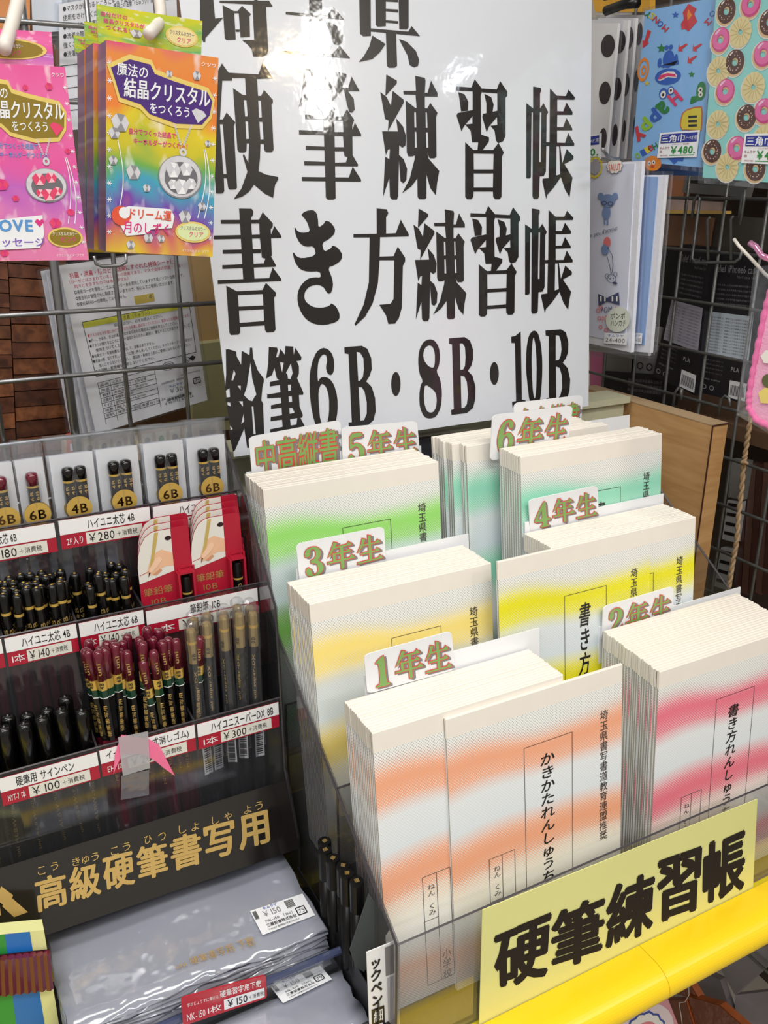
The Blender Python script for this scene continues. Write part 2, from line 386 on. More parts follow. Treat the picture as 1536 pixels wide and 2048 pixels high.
#PART2
# ================================================================ shelf and notebook rack
sh = thing('display_shelf', 'yellow vinyl covered shelf carrying the notebook rack and the pencil stand', 'shelf', (.3, .42, -.66-.04))
mesh('shelf_board', *box(-.35, .868, .4368, 1.0, -.695, -.664), M('yellow shelf top', (214, 196, 30), .5), sh)
prof = [(.4365, -.6612)]+[(.416-.021*math.sin(a), -.6795+.0185*math.cos(a)) for a in np.linspace(0, math.pi, 25)]+[(.4365, -.6985)]
for x0, x1 in ((-.35, .498), (.4985, .868)):
    n = len(prof); V = [(x, y, z) for x in (x0, x1) for y, z in prof]
    mesh('edge_cover', V, [(i, i+1, n+i+1, n+i) for i in range(n-1)]+[tuple(range(n)), tuple(range(n, 2*n))[::-1], (0, n, 2*n-1, n-1)], YELLOW, sh)
for x in (-.3, .83):
    for y in (.47, .95): mesh('leg', *box(x-.015, x+.015, y-.015, y+.015, -H, -.695), WIRED, sh)
# --- clear rack
RX0, RX1 = .2435, .762
rk = thing('notebook_rack', 'clear acrylic rack with dark edges holding the practice notebooks in three rising rows', 'rack', (.5, .6, -.662))
def panel(C, t, name, m=ACR, edges=(0, 1, 2, 3), parent=rk, ew=.0017):
    C = [A(c) for c in C]; sheet(name, C, t, m, parent)
    n = normal(C)
    for k in edges:
        a, b = C[k], C[(k+1) % 4]; mesh('panel_edge', *tube([a-n*t/2, b-n*t/2], ew*.62, 4), EDGEA, parent)
zb = -.6595
panel([(RX0, .44, -.5385), (RX1, .44, -.5385), (RX1, .44, zb), (RX0, .44, zb)], .0025, 'front_panel', edges=(0, 1, 3))
for k, x in enumerate((RX0, RX1)):
    out = [(x, .441, -.5385), (x, .66, -.393), (x, .79, -.30), (x, .79, zb), (x, .441, zb)]
    V, Fc = prism([A(p) for p in out], .0025, A((-1, 0, 0))); mesh('side_panel', V, Fc, ACR if k else ACRD, rk)
    mesh('panel_edge', *tube(out[:3], .0012, 4), EDGEA, rk)
for xa, xb, y, z in ((RX0+.002, .4630, .5478, -.47), (RX0+.002, .4630, .662, -.455), (.4650, RX1-.002, .5605, -.5755), (.4650, RX1-.002, .6400, -.510), (RX0+.002, RX1-.002, .79, -.29)):
    panel([(xa, y, z), (xb, y, z), (xb, y, zb), (xa, y, zb)], .0025, 'riser_panel', edges=(0, 3))
for xa, xb, ya, yb, z in ((RX0+.003, .4630, .5505, .6615, -.5835), (RX0+.003, .4630, .6645, .7875, -.5110), (.4650, RX1-.003, .5630, .6395, -.5745), (.4650, RX1-.003, .6425, .7875, -.5005)):
    mesh('step_panel', *box(xa, xb, ya, yb, z-.0025, z), ACRD, rk)
mesh('rack_base', *box(RX0+.002, RX1-.002, .443, .788, -.6635, -.6605), ACRD, rk)
# --- notebooks
COV = {k: cover_mat(k+' halftone cover', *v) for k, v in {
    'orange': ((238, 168, 132),), 'pink': ((232, 118, 138), (240, 214, 214)), 'yellow': ((248, 224, 128), (244, 236, 200), (214, 228, 232)),
    'lemon': ((232, 226, 20), (236, 234, 120), (206, 222, 234)), 'green': ((152, 220, 110), (196, 226, 190), (196, 222, 230)),
    'mint': ((146, 218, 190), (206, 232, 222), (204, 222, 232))}.items()}
BW, BH = .182, .257
INK = M('cover ink', (70, 62, 60), .5, noise=0)
def notebook(color, th, printed=True):
    t = thing('practice_notebook', '', 'notebook', (0, 0, 0), local=True)
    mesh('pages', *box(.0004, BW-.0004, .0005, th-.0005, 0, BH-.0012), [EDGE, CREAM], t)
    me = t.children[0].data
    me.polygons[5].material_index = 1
    V, Fc = box(0, BW, 0, .0005, 0, BH-.0175); uv = [(p[0]/BW, p[2]/BH) for p in V]; mesh('cover', V, Fc, COV[color], t, uv=uv)
    V, Fc = box(0, BW, th-.0005, th, 0, BH-.001); uv = [(p[0]/BW, p[2]/BH) for p in V]; mesh('back_cover', V, Fc, WHITE, t, uv=uv)
    V = [(x, y, z) for x in (0, BW) for y, z in ((0, BH-.0175), (0, BH-.001), (.0006, BH), (th-.0006, BH), (th, BH-.001), (th, BH-.0175))]
    mesh('binding_strip', V, [(i, i+1, i+7, i+6) for i in range(5)]+[(5, 4, 3, 2, 1, 0), (6, 7, 8, 9, 10, 11), (0, 6, 11, 5)], [TAPE, CREAM], t)
    me = t.children[-1].data; me.polygons[1].material_index = me.polygons[2].material_index = me.polygons[3].material_index = 1
    if printed:
        C = [A(p) for p in ((0, 0, BH), (BW, 0, BH), (BW, 0, 0), (0, 0, 0))]
        pr = Print(t)
        nn = A((0, -1, 0))
        def T(s, u0, v0, u1, v1, m=INK, **k):
            V, Tt = layout(s, vertical=True, **k); D = sub(C, u0, v0, u1, v1); pr.add([bil(D, a, b)+nn*.0004 for a, b, z in V], Tt, m)
        T('埼玉県書写書道教育連盟推奨', .860, .15, .910, .655, bold=.006)
        T({'orange': 'かきかたれんしゅうちょう', 'pink': '書き方れんしゅうちょう'}.get(color, '書き方練習帳'), .50, .235, .585, .83, BLACK, bold=.012, slant=.12)
        T('ねん　くみ', .225, .585, .262, .70); T('小学校', .285, .85, .33, .965)
        def ln(pts, w=.0026):
            D = C
            for (a, b), (c, d) in zip(pts[:-1], pts[1:]):
                hu, hv = (w/2, 0) if abs(a-c) < 1e-6 else (0, w*BW/BH/2)
                q = [bil(D, a-hu, b-hv)+nn*.0004, bil(D, c+hu if hv else c-hu, d-hv if hv else d)+nn*.0004, bil(D, c+hu, d+hv)+nn*.0004, bil(D, a-hu if hv else a+hu, b+hv if hv else b)+nn*.0004]
                pr.add(q, [(0, 1, 2), (0, 2, 3)], INK, 'print')
        ln([(.41, .93), (.41, .19), (.69, .19), (.69, .93)])
        ln([(.20, .96), (.20, .55), (.345, .55), (.345, .96), (.20, .96)]); ln([(.273, .55), (.273, .96)]); ln([(.20, .715), (.273, .715)])
        pr.done()
    return t
def book_stack(color, grade, x0, y0, ztop, n, th, lean, place, xj=.0004, yaw=0.0, slide=None, front_printed=True):
    group = '%s-banded practice notebooks %s' % (color, place)
    zt = ztop-BH*math.cos(math.radians(lean))
    dy = BH*math.sin(math.radians(lean))
    proto = notebook(color, th, False); first = notebook(color, th, True)
    for k in range(n):
        o = first if k == 0 else (proto if k == 1 else dup(proto, (0, 0, 0)))
        dx = random.uniform(-xj, xj)+(slide(k) if slide else 0)
        setloc(o, (x0+dx, y0-dy+k*(th+.0003), zt+random.uniform(0, .0008)), (-math.radians(lean), 0, yaw))
        if k == 0: o['label'] = 'foremost %s-banded practice notebook %s, its cover showing' % (color, place)
        else:
            o['label'] = '%s-banded notebook, %s edge from the front %s' % (color, ORD[k], place)
            o['group'] = group
    return first
book_stack('orange', 1, .2535, .500, -.3885, 15, .0030, 7, 'in the lowest left stack')
t = notebook('orange', .0030); setloc(t, (.3165, .4962-BH*math.sin(math.radians(7)), -.3935-BH*math.cos(math.radians(7))), (-math.radians(7), 0, 0))
t['label'] = 'orange-banded notebook slid right in front of the lowest left stack, full handwritten title visible'
book_stack('pink', 2, .5310, .4835, -.4040, 23, .0033, 5, 'in the lowest right stack', .0010, slide=lambda k: (0 if k == 0 else .0003*k))
book_stack('yellow', 3, .2498, .607, -.3265, 14, .0033, 7, 'in the middle left stack')
book_stack('lemon', 4, .4886, .589, -.3170, 14, .0030, 7, 'in the middle right stack')
t = notebook('lemon', .0030); setloc(t, (.4230, .5845-BH*math.sin(math.radians(7)), -.3145-BH*math.cos(math.radians(7))), (-math.radians(7), 0, 0))
t['label'] = 'lemon-banded notebook slid left in front of the middle right stack'
book_stack('green', 5, .2475, .700, -.2535, 14, .0033, 7, 'in the rear left stack')
book_stack('mint', 6, .4900, .649, -.2440, 9, .0036, 7, 'in the rear right stack')
book_stack('mint', 6, .4500, .700, -.2420, 12, .0036, 7, 'in the stack behind the 6年生 card', .002, slide=lambda k: (.012 if k < 3 else 0))
# white divider sheets behind the stacks
for nm, P, y in (('lowest left', [(728, 1345), (1078, 1262), (1090, 1330), (735, 1420)], .5535), ('middle left', [(592, 1140), (937, 1066), (945, 1110), (600, 1190)], .664),
                 ('middle right', [(1050, 1045), (1327, 987), (1333, 1040), (1056, 1090)], .6385), ('rear right', [(906, 868), (1258, 843), (1262, 870), (910, 900)], .752),
                 ('lowest right', [(1200, 1245), (1480, 1183), (1484, 1200), (1204, 1275)], .5722), ('rear left', [(492, 935), (842, 900), (846, 930), (495, 960)], .758)):
    a, b, c, d = [at(x, yy, 'y', y) for x, yy in P]
    a[2] = b[2] = (a[2]+b[2])/2; lo = a[2]-(.06 if nm == 'lowest right' else .19); sl = .0052 if nm == 'lowest right' else .023; c = A((b[0], y-sl, lo)); d = A((a[0], y-sl, lo))
    o = sheet('divider_sheet', [a, b, c, d], .0012, GLOSSW); tag(o, 'white divider sheet standing behind the %s notebook stack' % nm, 'divider')
# --- grade cards
NEN = ["28,0 40,4 30,20 12,42 2,48 14,28", "24,16 74,16 82,8 93,20 93,22 22,22", "24,38 72,38 79,31 89,41 89,44 24,44", "20,36 31,40 30,66 21,66", "0,64 82,64 90,55 100,66 100,70 0,70", "48,18 60,18 60,95 54,100 48,97"]
SEI = ["24,8 36,12 26,34 6,54 2,54 16,32", "22,30 76,30 83,22 93,33 93,36 20,36", "14,60 72,60 79,52 89,62 89,66 14,66", "0,91 82,91 90,82 100,94 100,97 0,97", "46,0 58,4 57,12 57,94 46,94"]
DIG = {'1': ["30,12 55,0 64,0 64,90 80,94 80,100 18,100 18,94 38,90 38,20 22,20"],
 '2': ["12,30 14,12 32,1 55,0 78,8 86,26 78,45 50,68 34,80 62,82 78,78 84,68 92,68 86,100 8,100 8,90 40,62 58,42 62,26 55,10 42,8 32,12 38,24 30,36 16,38"],
 '3': ["10,20 20,5 45,0 72,5 84,22 78,40 64,48 82,58 90,76 80,94 52,100 22,96 8,82 12,68 26,66 34,78 36,90 48,94 62,88 64,74 60,60 46,54 34,54 34,44 48,42 58,34 60,20 54,9 42,7 36,12 36,24 26,32 12,30"],
 '4': ["58,0 72,0 72,66 92,66 92,76 72,76 72,92 84,94 84,100 36,100 36,94 48,92 48,76 4,76 4,66"],
 '5': ["18,2 82,2 82,16 28,16 26,40 50,34 78,42 92,64 84,90 55,100 22,97 8,84 12,70 26,68 36,80 38,91 48,93 62,86 66,66 58,48 42,44 26,52 16,52"],
 '6': ["84,14 72,2 50,0 26,10 12,34 8,60 18,88 44,100 72,94 90,70 80,44 56,36 34,46 38,22 50,8 60,10 60,20 68,28 80,26"]}
HOLE = {'4': "48,26 48,66 18,66", '6': "46,46 60,50 66,68 60,88 48,94 36,86 33,66 36,52"}
def inflate(p, d):
    a = sum(p[i][0]*p[(i+1) % len(p)][1]-p[(i+1) % len(p)][0]*p[i][1] for i in range(len(p))); s = 1 if a > 0 else -1; q = []
    for i in range(len(p)):
        (x0, y0), (x1, y1), (x2, y2) = p[i-1], p[i], p[(i+1) % len(p)]
        n1 = (y1-y0, x0-x1); n2 = (y2-y1, x1-x2); l1 = math.hypot(*n1)+1e-9; l2 = math.hypot(*n2)+1e-9
        n = (n1[0]/l1+n2[0]/l2, n1[1]/l1+n2[1]/l2); L = math.hypot(*n)+1e-9; k = min(1.8, 2/L)
        q.append((x1+s*d*k*n[0]/L, y1+s*d*k*n[1]/L))
    return q
def grade_card(digit, P, y, label, txt=None):
    C = [at(px, py, 'y', y) for px, py in P]
    V, Fc = roundrect(C, .001, (.07, .09)); o = mesh('grade_card', V, Fc, GLOSSW); tag(o, label, 'card', 'grade cards on the notebook rack')
    pr = Print(o)
    if txt:
        D = sub(C, .05, .12, .96, .92)
        for L, m, du, dv, kw in ((1, GREYSH, .04, .045, dict(bold=.05)), (2, CRED, 0, 0, dict(bold=.05)), (3, CGREEN, 0, 0, dict(bold=.0131))):
            e = 0 if L < 3 else .008
            pr.text(txt, sub(D, du+e, dv+e, 1+du-e, 1+dv-e), m, L, **kw)
    else:
        W = [(.05, .30), (.32, .63), (.66, .96)]
        for polys, hole, (u0, u1) in ((DIG[digit], HOLE.get(digit), W[0]), (NEN, None, W[1]), (SEI, None, W[2])):
            D = sub(C, u0, .14, u1, .90)
            for s in polys:
                p = P2(s)
                if polys is DIG[digit]: p = chaikin(p)
                h = [chaikin(P2(hole))] if hole else []
                f = lambda q, dx=0, dy=0: [(a/100+dx, b/100+dy) for a, b in q]
                pr.uv(D, f(inflate(p, 2.0), .10, .06), GREYSH, 1, 'lettering', [f(x, .10, .06) for x in h])
                pr.uv(D, f(inflate(p, 2.6)), CRED, 2, 'lettering', [f(inflate(x, -1.5)) for x in h]); pr.uv(D, f(p), CGREEN, 3, 'lettering', [f(x) for x in h])
    pr.done()
grade_card('1', [(728, 1310), (903, 1262), (910, 1340), (735, 1388)], .549, 'white grade card reading 1年生 above the lowest left stack')
grade_card('2', [(1207, 1213), (1347, 1172), (1345, 1240), (1203, 1285)], .5698, 'white grade card reading 2年生 above the lowest right stack')
grade_card('3', [(592, 1088), (768, 1053), (772, 1122), (600, 1168)], .660, 'white grade card reading 3年生 above the middle left stack')
grade_card('4', [(1057, 1000), (1195, 971), (1198, 1035), (1061, 1066)], .6370, 'white grade card reading 4年生 above the middle right stack')
grade_card('5', [(683, 855), (834, 842), (840, 908), (686, 940)], .753, 'white grade card reading 5年生 above the rear left stack')
grade_card('6', [(985, 830), (1146, 811), (1136, 890), (980, 922)], .6865, 'white grade card reading 6年生 above the rear right stack')
grade_card('', [(1028, 806), (1166, 790), (1160, 880), (1026, 900)], .748, 'white card reading 中高横書 half hidden behind the 6年生 card', '中高横書')
grade_card('', [(497, 874), (681, 840), (686, 930), (505, 958)], .756, 'white card reading 中高縦書 beside the 5年生 card', '中高縦書')
# --- yellow sign taped on the rack front
C = [at(965, 1820, 'y', .4375), at(1515, 1598, 'y', .4375), at(1506, 1776, 'y', .4375), at(958, 2062, 'y', .4375)]
o = sheet('rack_sign', C, .0006, PALEY); tag(o, 'pale yellow laminated sign with bold black characters on the rack front', 'sign')
pr = Print(o)
for ch, q in zip('硬筆練習帳', ([(985, 1872), (1105, 1822), (1095, 1950), (990, 1984)], [(1102, 1828), (1212, 1782), (1205, 1912), (1100, 1944)], [(1212, 1776), (1312, 1736), (1305, 1862), (1210, 1900)], [(1314, 1722), (1404, 1690), (1398, 1818), (1312, 1848)], [(1406, 1690), (1494, 1650), (1488, 1780), (1404, 1812)])):
    pr.text(ch, [at(x, y, 'y', .4375) for x, y in q], M('sign black', (44, 38, 34), .85, noise=.04, spec=.15), 1, bold=.036)
pr.done()
# ================================================================ poster
pBR, pBL = at(1177, 812, 'y', .80), at(468, 914, 'y', .79)
PP = Plane(pBR, pBL, at(352, -60, 'y', .868)); pTR = PP.px(1184, -60); pTL = PP.px(352, -60)
posterm = M('glossy laminated poster', (212, 216, 224), .3, coat=1.0, noise=.01, spec=.3)
posterk = M('glossy poster black', (30, 27, 27), .3, coat=1.0, noise=.05, spec=.3)
for m in (posterm, posterk):       # a cockled laminate: small waves in the clear coat
    nt = m.node_tree; tc = N(nt, 'ShaderNodeTexCoord'); b = nt.nodes['Principled BSDF']; b.inputs['Coat Roughness'].default_value = .06
    ge = N(nt, 'ShaderNodeNewGeometry'); no = N(nt, 'ShaderNodeTexNoise'); no.inputs['Scale'].default_value = 9; no.inputs['Detail'].default_value = 5; no.inputs['Roughness'].default_value = .55
    nt.links.new(ge.outputs['Position'], no.inputs['Vector']); bp = N(nt, 'ShaderNodeBump'); bp.inputs['Strength'].default_value = .2; bp.inputs['Distance'].default_value = .004
    nt.links.new(no.outputs[0], bp.inputs['Height']); nt.links.new(bp.outputs[0], b.inputs['Coat Normal'])
pt = sheet('poster', [pTL, pTR, pBR, pBL], .0012, posterm)
tag(pt, 'large glossy white poster with heavy black brush-serif characters behind the notebooks', 'poster')
pr = Print(pt)
def blk(ox, oy, s, polys, fx=None, smooth=False):
    for e in polys:
        parts = [P2(q) for q in e.split('|')]
        if smooth: parts = [chaikin(p) for p in parts]
        f = (lambda p: fx(*p)) if fx else (lambda p: (ox+p[0]*s, oy+p[1]*s))
        L = [[PP.px(*f(p)) for p in q] for q in parts]
        pr.poly(L[0], posterk, 1, 'lettering', normal([pTL, pTR, pBR, pBL]), L[1:])
blk(400, 0, .29948, ["0,-120 88,-120 88,0 100,125 155,118 35,255 35,280 22,280 0,240", "130,5 460,5 485,45 440,45 455,340 445,365 415,378 355,378 345,330 320,300 280,268 362,268 350,30 130,18", "150,35 225,75 228,88 238,265 175,268 165,255", "225,75 250,75 280,40 340,95 330,110 333,245 270,250 258,88 228,88", "236,198 265,198 265,212 238,212", "180,-80 420,-80 430,-40 380,5 360,5 380,-50 200,-50",
 "572,80 820,100 850,102 890,48 962,132 572,96", "725,-160 810,-160 820,370 735,360", "540,338 885,360 932,305 1002,390 540,355", "590,-170 930,-170 950,-150 590,-155", "838,148 880,155 930,185 955,235 948,285 925,302 895,295 878,260 865,200",
 "1060,-120 1138,-120 1140,240 1090,242 1068,225", "1168,-160 1240,-160 1240,175 1185,178 1172,165", "1322,-160 1392,-160 1392,185 1380,197 1330,195", "1240,0 1322,0 1322,15 1240,10", "1240,60 1322,65 1322,83 1240,75", "1240,135 1322,142 1322,158 1240,150", "1140,190 1390,212 1412,175 1468,242 1140,210", "1240,205 1308,205 1315,440 1300,452 1260,452 1248,440", "1150,238 1238,295 1200,350 1150,395 1058,415 1090,380 1130,310", "1328,262 1380,280 1440,340 1462,400 1455,440 1430,450 1400,435 1385,370"])
blk(420, 110, .1953, ["40,262 60,200 120,88 190,183 225,232 225,262 125,262 100,660 130,660 168,590 258,690 242,730 275,1360 262,1375 200,1378 185,1360 170,1260 140,1260 145,1395 125,1418 60,1418 30,1000 40,600|100,708 130,708 168,1220 135,1220",
 "190,183 495,200 538,75 640,238 480,245 490,420 522,420 552,358 642,460 642,490 628,510 650,975 625,997 575,995 555,975 550,910 515,910 510,1060 495,1190 570,1225 695,1250 698,1270 665,1330 645,1462 560,1420 450,1328 400,1400 330,1450 240,1478 320,1370 382,1195 335,1030 345,1012 390,1105 400,905 375,905 372,980 350,1000 300,998 280,970 235,340 330,408 368,412 358,235 190,235|343,460 372,460 385,630 358,630|360,678 388,678 398,860 370,862|492,465 520,465 530,640 500,640|503,683 535,683 548,865 515,865",
 "972,140 1100,165 1105,190 1080,225 1062,300 1128,300 1168,200 1255,330 1275,170 1395,195 1395,220 1350,335 1415,335 1448,222 1530,370 1410,370 1470,450 1480,560 1455,590 1425,585 1400,500 1370,345 1320,400 1210,520 1250,355 1110,350 1160,430 1170,530 1155,570 1115,560 1085,500 1075,345 1045,345 1000,450 905,540 935,430 955,250",
 "1130,545 1160,520 1260,530 1285,560 1283,590 1270,625 1285,1465 1265,1482 1205,1482 1185,1460 1160,625", "972,612 1162,625 1162,660 972,655", "1265,632 1360,632 1400,555 1475,665 1455,720 1458,1025 1515,1125 1510,1140 1265,1138 1265,1105 1390,1100 1408,1045 1375,1035 1368,985 1265,985 1265,945 1370,945 1360,830 1265,828 1265,790 1365,790 1360,670 1265,670", "910,770 1165,780 1165,820 910,812", "1450,785 1482,695 1545,810 1545,832 1450,832", "980,930 1172,940 1172,975 980,972", "962,1088 1177,1095 1177,1132 965,1130", "940,1250 1420,1255 1460,1145 1545,1275 1545,1298 940,1290"])
REN = ["118,70 195,115 195,135 112,228", "75,198 120,235 152,300 165,190 245,255 245,278 130,485 135,405 110,395 98,330", "190,390 240,450 262,520 258,590 235,605 212,585 205,500", "88,485 215,487 205,960 195,985 160,985 145,965 140,825 95,965 110,670 140,690 145,615 130,620 115,660", "208,655 245,690 270,760 265,840 245,865 222,850 215,760",
 "330,80 400,95 405,115 400,205 420,205 445,115 492,205 492,232 400,230 400,318 418,318 440,278 492,350 482,385 485,670 470,683 435,682 425,660 416,635 428,686 505,775 490,860 480,952 440,900 412,800 412,970 400,982 360,982 347,965 345,830 300,890 235,937 290,830 325,690 328,660 310,668 280,668 268,640 260,260 330,315 340,315 332,218 245,215 242,190 335,190|322,345 335,345 338,458 324,458|326,488 338,488 342,605 328,605|405,345 415,345 420,460 407,460|408,492 422,492 426,605 411,605"]
SHU = ["632,158 740,165 765,105 822,180 808,225 812,510 870,530 868,560 825,620 785,622 790,565 745,565 735,480 695,435 748,430 748,375 685,450 668,485 632,370 640,352 750,330 750,192 632,188", "645,200 690,215 718,270 715,335 665,340 655,260", "818,172 925,180 950,118 1003,195 1003,225 990,240 990,520 970,560 935,572 920,550 910,480 880,445 930,440 928,380 870,450 852,492 820,380 825,358 930,335 930,208 818,200", "835,212 885,235 903,290 895,345 850,355 850,280",
 "695,565 755,622 900,622 938,570 977,640 963,675 960,965 945,982 915,982 900,965 898,925 757,925 755,965 740,982 710,982 695,965|757,648 903,650 900,765 758,765|758,793 900,793 898,897 758,897"]
CHO = ["1142,280 1192,318 1192,158 1248,168 1250,190 1242,210 1242,318 1268,280 1302,345 1290,370 1288,565 1312,565 1315,172 1365,225 1430,228 1450,180 1497,238 1493,255 1368,253 1368,338 1412,340 1435,275 1480,345 1478,365 1368,365 1367,455 1412,455 1435,388 1478,465 1478,478 1367,478 1367,568 1425,570 1448,497 1494,578 1490,592 1390,592 1405,720 1437,615 1487,668 1485,690 1420,725 1480,825 1470,880 1458,967 1425,910 1395,820 1340,900 1295,950 1287,980 1260,850 1262,832 1305,828 1310,592 1288,592 1285,780 1270,812 1240,815 1235,965 1225,980 1195,980 1187,960 1190,345 1180,345 1175,820 1165,830 1142,828|1241,345 1252,345 1248,710 1236,710|1363,595 1382,595 1390,800 1360,808"]
for g in (REN, SHU, CHO): blk(740, 130, .27344, g)
def remap(b0, b1, slope=-.014):
    (x0, y0, x1, y1), (X0, Y0, X1, Y1) = b0, b1
    def f(x, y):
        u, v = (x-x0)/(x1-x0), (y-y0)/(y1-y0); px = X0+(X1-X0)*u; py = Y0+(Y1-Y0)*v+slope*(u-.5)*(X1-X0)*(.4+1.2*v)*3
        return 700+px*.2995, 400+py*.2995
    return f
for g, b0, b1 in ((REN, (75, 70, 505, 985), (422, 55, 776, 803)), (SHU, (632, 105, 1003, 982), (803, 40, 1135, 773)), (CHO, (1142, 158, 1497, 980), (1168, 55, 1490, 752))): blk(0, 0, 0, g, remap(b0, b1))
blk(420, 400, .1953, ["297,88 425,90 442,115 438,155 418,185 455,830 340,830", "110,205 500,203 500,240 110,243", "500,203 538,125 642,240 640,275 620,300 632,570 610,590 565,598 530,590 510,400", "38,365 625,352 658,265 730,370 730,388 38,403", "130,512 520,503 520,545 130,550", "125,668 550,650 570,585 625,580 672,665 670,683 125,705", "78,820 605,800 640,690 730,810 730,830 78,860",
 "165,878 275,935 535,922 572,848 675,950 672,980 655,1000 670,1330 650,1352 580,1357 562,1330 558,1283 308,1298 308,1360 290,1378 215,1382 198,1360|285,973 540,962 545,1080 292,1092|295,1132 548,1118 553,1240 302,1258"])
blk(420, 400, .1953, ["930,150 975,115 1050,100 1090,130 1105,200 1108,285 1165,245 1180,210 1230,225 1280,290 1275,345 1220,400 1145,440 1165,530 1240,495 1252,462 1310,490 1355,560 1340,620 1280,665 1205,692 1250,800 1260,880 1240,950 1215,962 1190,940 1165,895 1120,870 1070,870 1010,890 970,940 962,1000 985,1050 1050,1095 1130,1105 1200,1092 1225,1080 1240,1055 1290,1090 1325,1160 1325,1220 1280,1255 1180,1280 1080,1275 990,1230 930,1150 895,1050 895,950 930,870 1000,805 1070,790 1135,795 1125,730 1000,735 920,710 870,640 845,545 855,535 880,575 940,600 1085,568 1065,472 980,480 920,445 880,370 862,290 870,280 895,320 940,338 1025,328 1000,240 970,190"], smooth=True)
blk(700, 400, .2995, ["177,57 245,62 255,90 240,115 240,225 305,222 338,132 392,230 390,243 200,248 197,378 290,375 318,312 367,385 367,410 352,440 345,720 325,790 300,825 255,828 240,770 195,700 270,693 290,660 295,402 197,402 185,560 150,690 100,780 35,840 30,828 90,700 125,550 130,250 22,250 22,228 178,226"])
blk(440, 650, .22135, ["52,220 75,218 145,240 150,285 190,360 195,232 265,272 270,205 290,205 300,300 340,410 395,485 395,510 382,560 372,680 390,715 388,745 400,1005 400,1090 245,1110 218,935 165,1060 135,1130 118,1148 75,960 115,940 85,900 60,720 95,735 92,700 50,695 50,655 90,650 85,570 42,600 55,450|275,335 290,480 328,628 310,650 290,688 262,680 215,635 240,560|125,400 140,440 118,500 102,500|285,735 300,735 322,985 302,985|212,800 218,870 190,895|158,548 187,548 185,590|168,688 205,688 207,738",
 "440,198 515,205 520,230 505,290 525,290 545,215 585,270 590,190 660,195 665,270 680,205 735,290 730,320 690,325 712,370 712,440 695,480 752,610 750,630 712,632 718,735 748,815 740,835 725,838 768,920 765,935 640,955 640,975 568,980 455,978 452,942 565,920 560,855 455,868 458,830 560,815 555,745 460,760 460,725 553,705 548,655 425,662 425,628 545,608 540,540 450,555 450,515 535,495 512,480 490,385 470,450 415,485 435,350|540,338 575,338 560,430|640,345 655,435 635,490 612,485 610,455 595,430|612,540 640,537 640,592 615,595|618,645 648,640 650,695 622,697|625,748 650,745 672,785 668,795 628,802|632,850 697,840 690,900 637,908"])
blk(440, 650, .22135, ["925,205 970,215 1010,255 1030,320 1030,400 1018,440 995,455 965,430 955,380 968,320 960,275 935,262 905,290 885,340 878,440 885,520 900,480 940,465 990,485 1030,540 1060,650 1062,780 1040,900 1000,975 940,995 890,960 850,870 815,700 805,480 825,350 870,240|925,528 960,560 985,650 985,800 965,900 940,912 905,870 890,700 888,600 905,545"], smooth=True)
blk(440, 650, .22135, ["1122,200 1280,188 1330,215 1365,300 1370,400 1350,460 1320,510 1370,560 1400,660 1405,780 1385,860 1330,910 1165,930 1160,880 1190,878 1160,262 1125,255|1232,242 1265,248 1295,300 1300,400 1290,470 1262,505 1248,505|1250,560 1280,560 1305,600 1325,700 1325,800 1300,860 1268,862"])
def ell(cx, cy, rx, ry): return ' '.join('%.1f,%.1f' % (cx+rx*math.cos(k*math.pi/10), cy+ry*math.sin(k*math.pi/10)) for k in range(20))
blk(780, 640, .2474, [ell(46, 517, 38, 98), ell(842, 432, 36, 93)])
blk(780, 640, .2474, ["318,153 360,165 395,220 402,300 395,370 372,412 405,480 420,580 412,700 375,780 325,798 275,785 240,710 235,610 245,530 265,492 235,430 225,330 235,240 270,175|315,202 345,215 362,270 362,350 350,390 310,375 275,330 265,280 280,225|283,518 340,555 370,590 378,650 370,710 350,742 325,750 295,735 275,670 272,590", "1158,82 1195,100 1220,200 1230,330 1228,480 1215,640 1190,700 1150,710 1125,652 1110,520 1098,400 1100,240 1120,120|1160,132 1175,200 1185,350 1182,550 1170,645 1155,600 1145,450 1142,300 1150,170"], smooth=True)
blk(780, 640, .2474, ["477,148 600,138 645,165 670,240 670,320 655,370 628,412 665,450 690,540 688,640 670,710 620,752 495,767 492,728 515,720 500,195 477,192|562,188 585,188 605,220 610,300 605,370 590,400 568,404|570,450 600,455 620,500 630,600 620,680 600,708 576,712", "978,135 1010,130 1055,92 1065,645 1095,650 1095,690 990,710 985,662 1018,655 1008,185 980,185", "1255,85 1380,75 1420,100 1440,180 1438,260 1420,310 1395,345 1435,390 1455,480 1450,570 1435,620 1410,655 1262,670 1262,632 1283,628 1282,130 1257,125|1338,122 1365,125 1380,170 1385,240 1378,290 1362,325 1338,328|1340,375 1370,385 1388,450 1390,550 1375,610 1360,628 1342,630"])
pr.done()
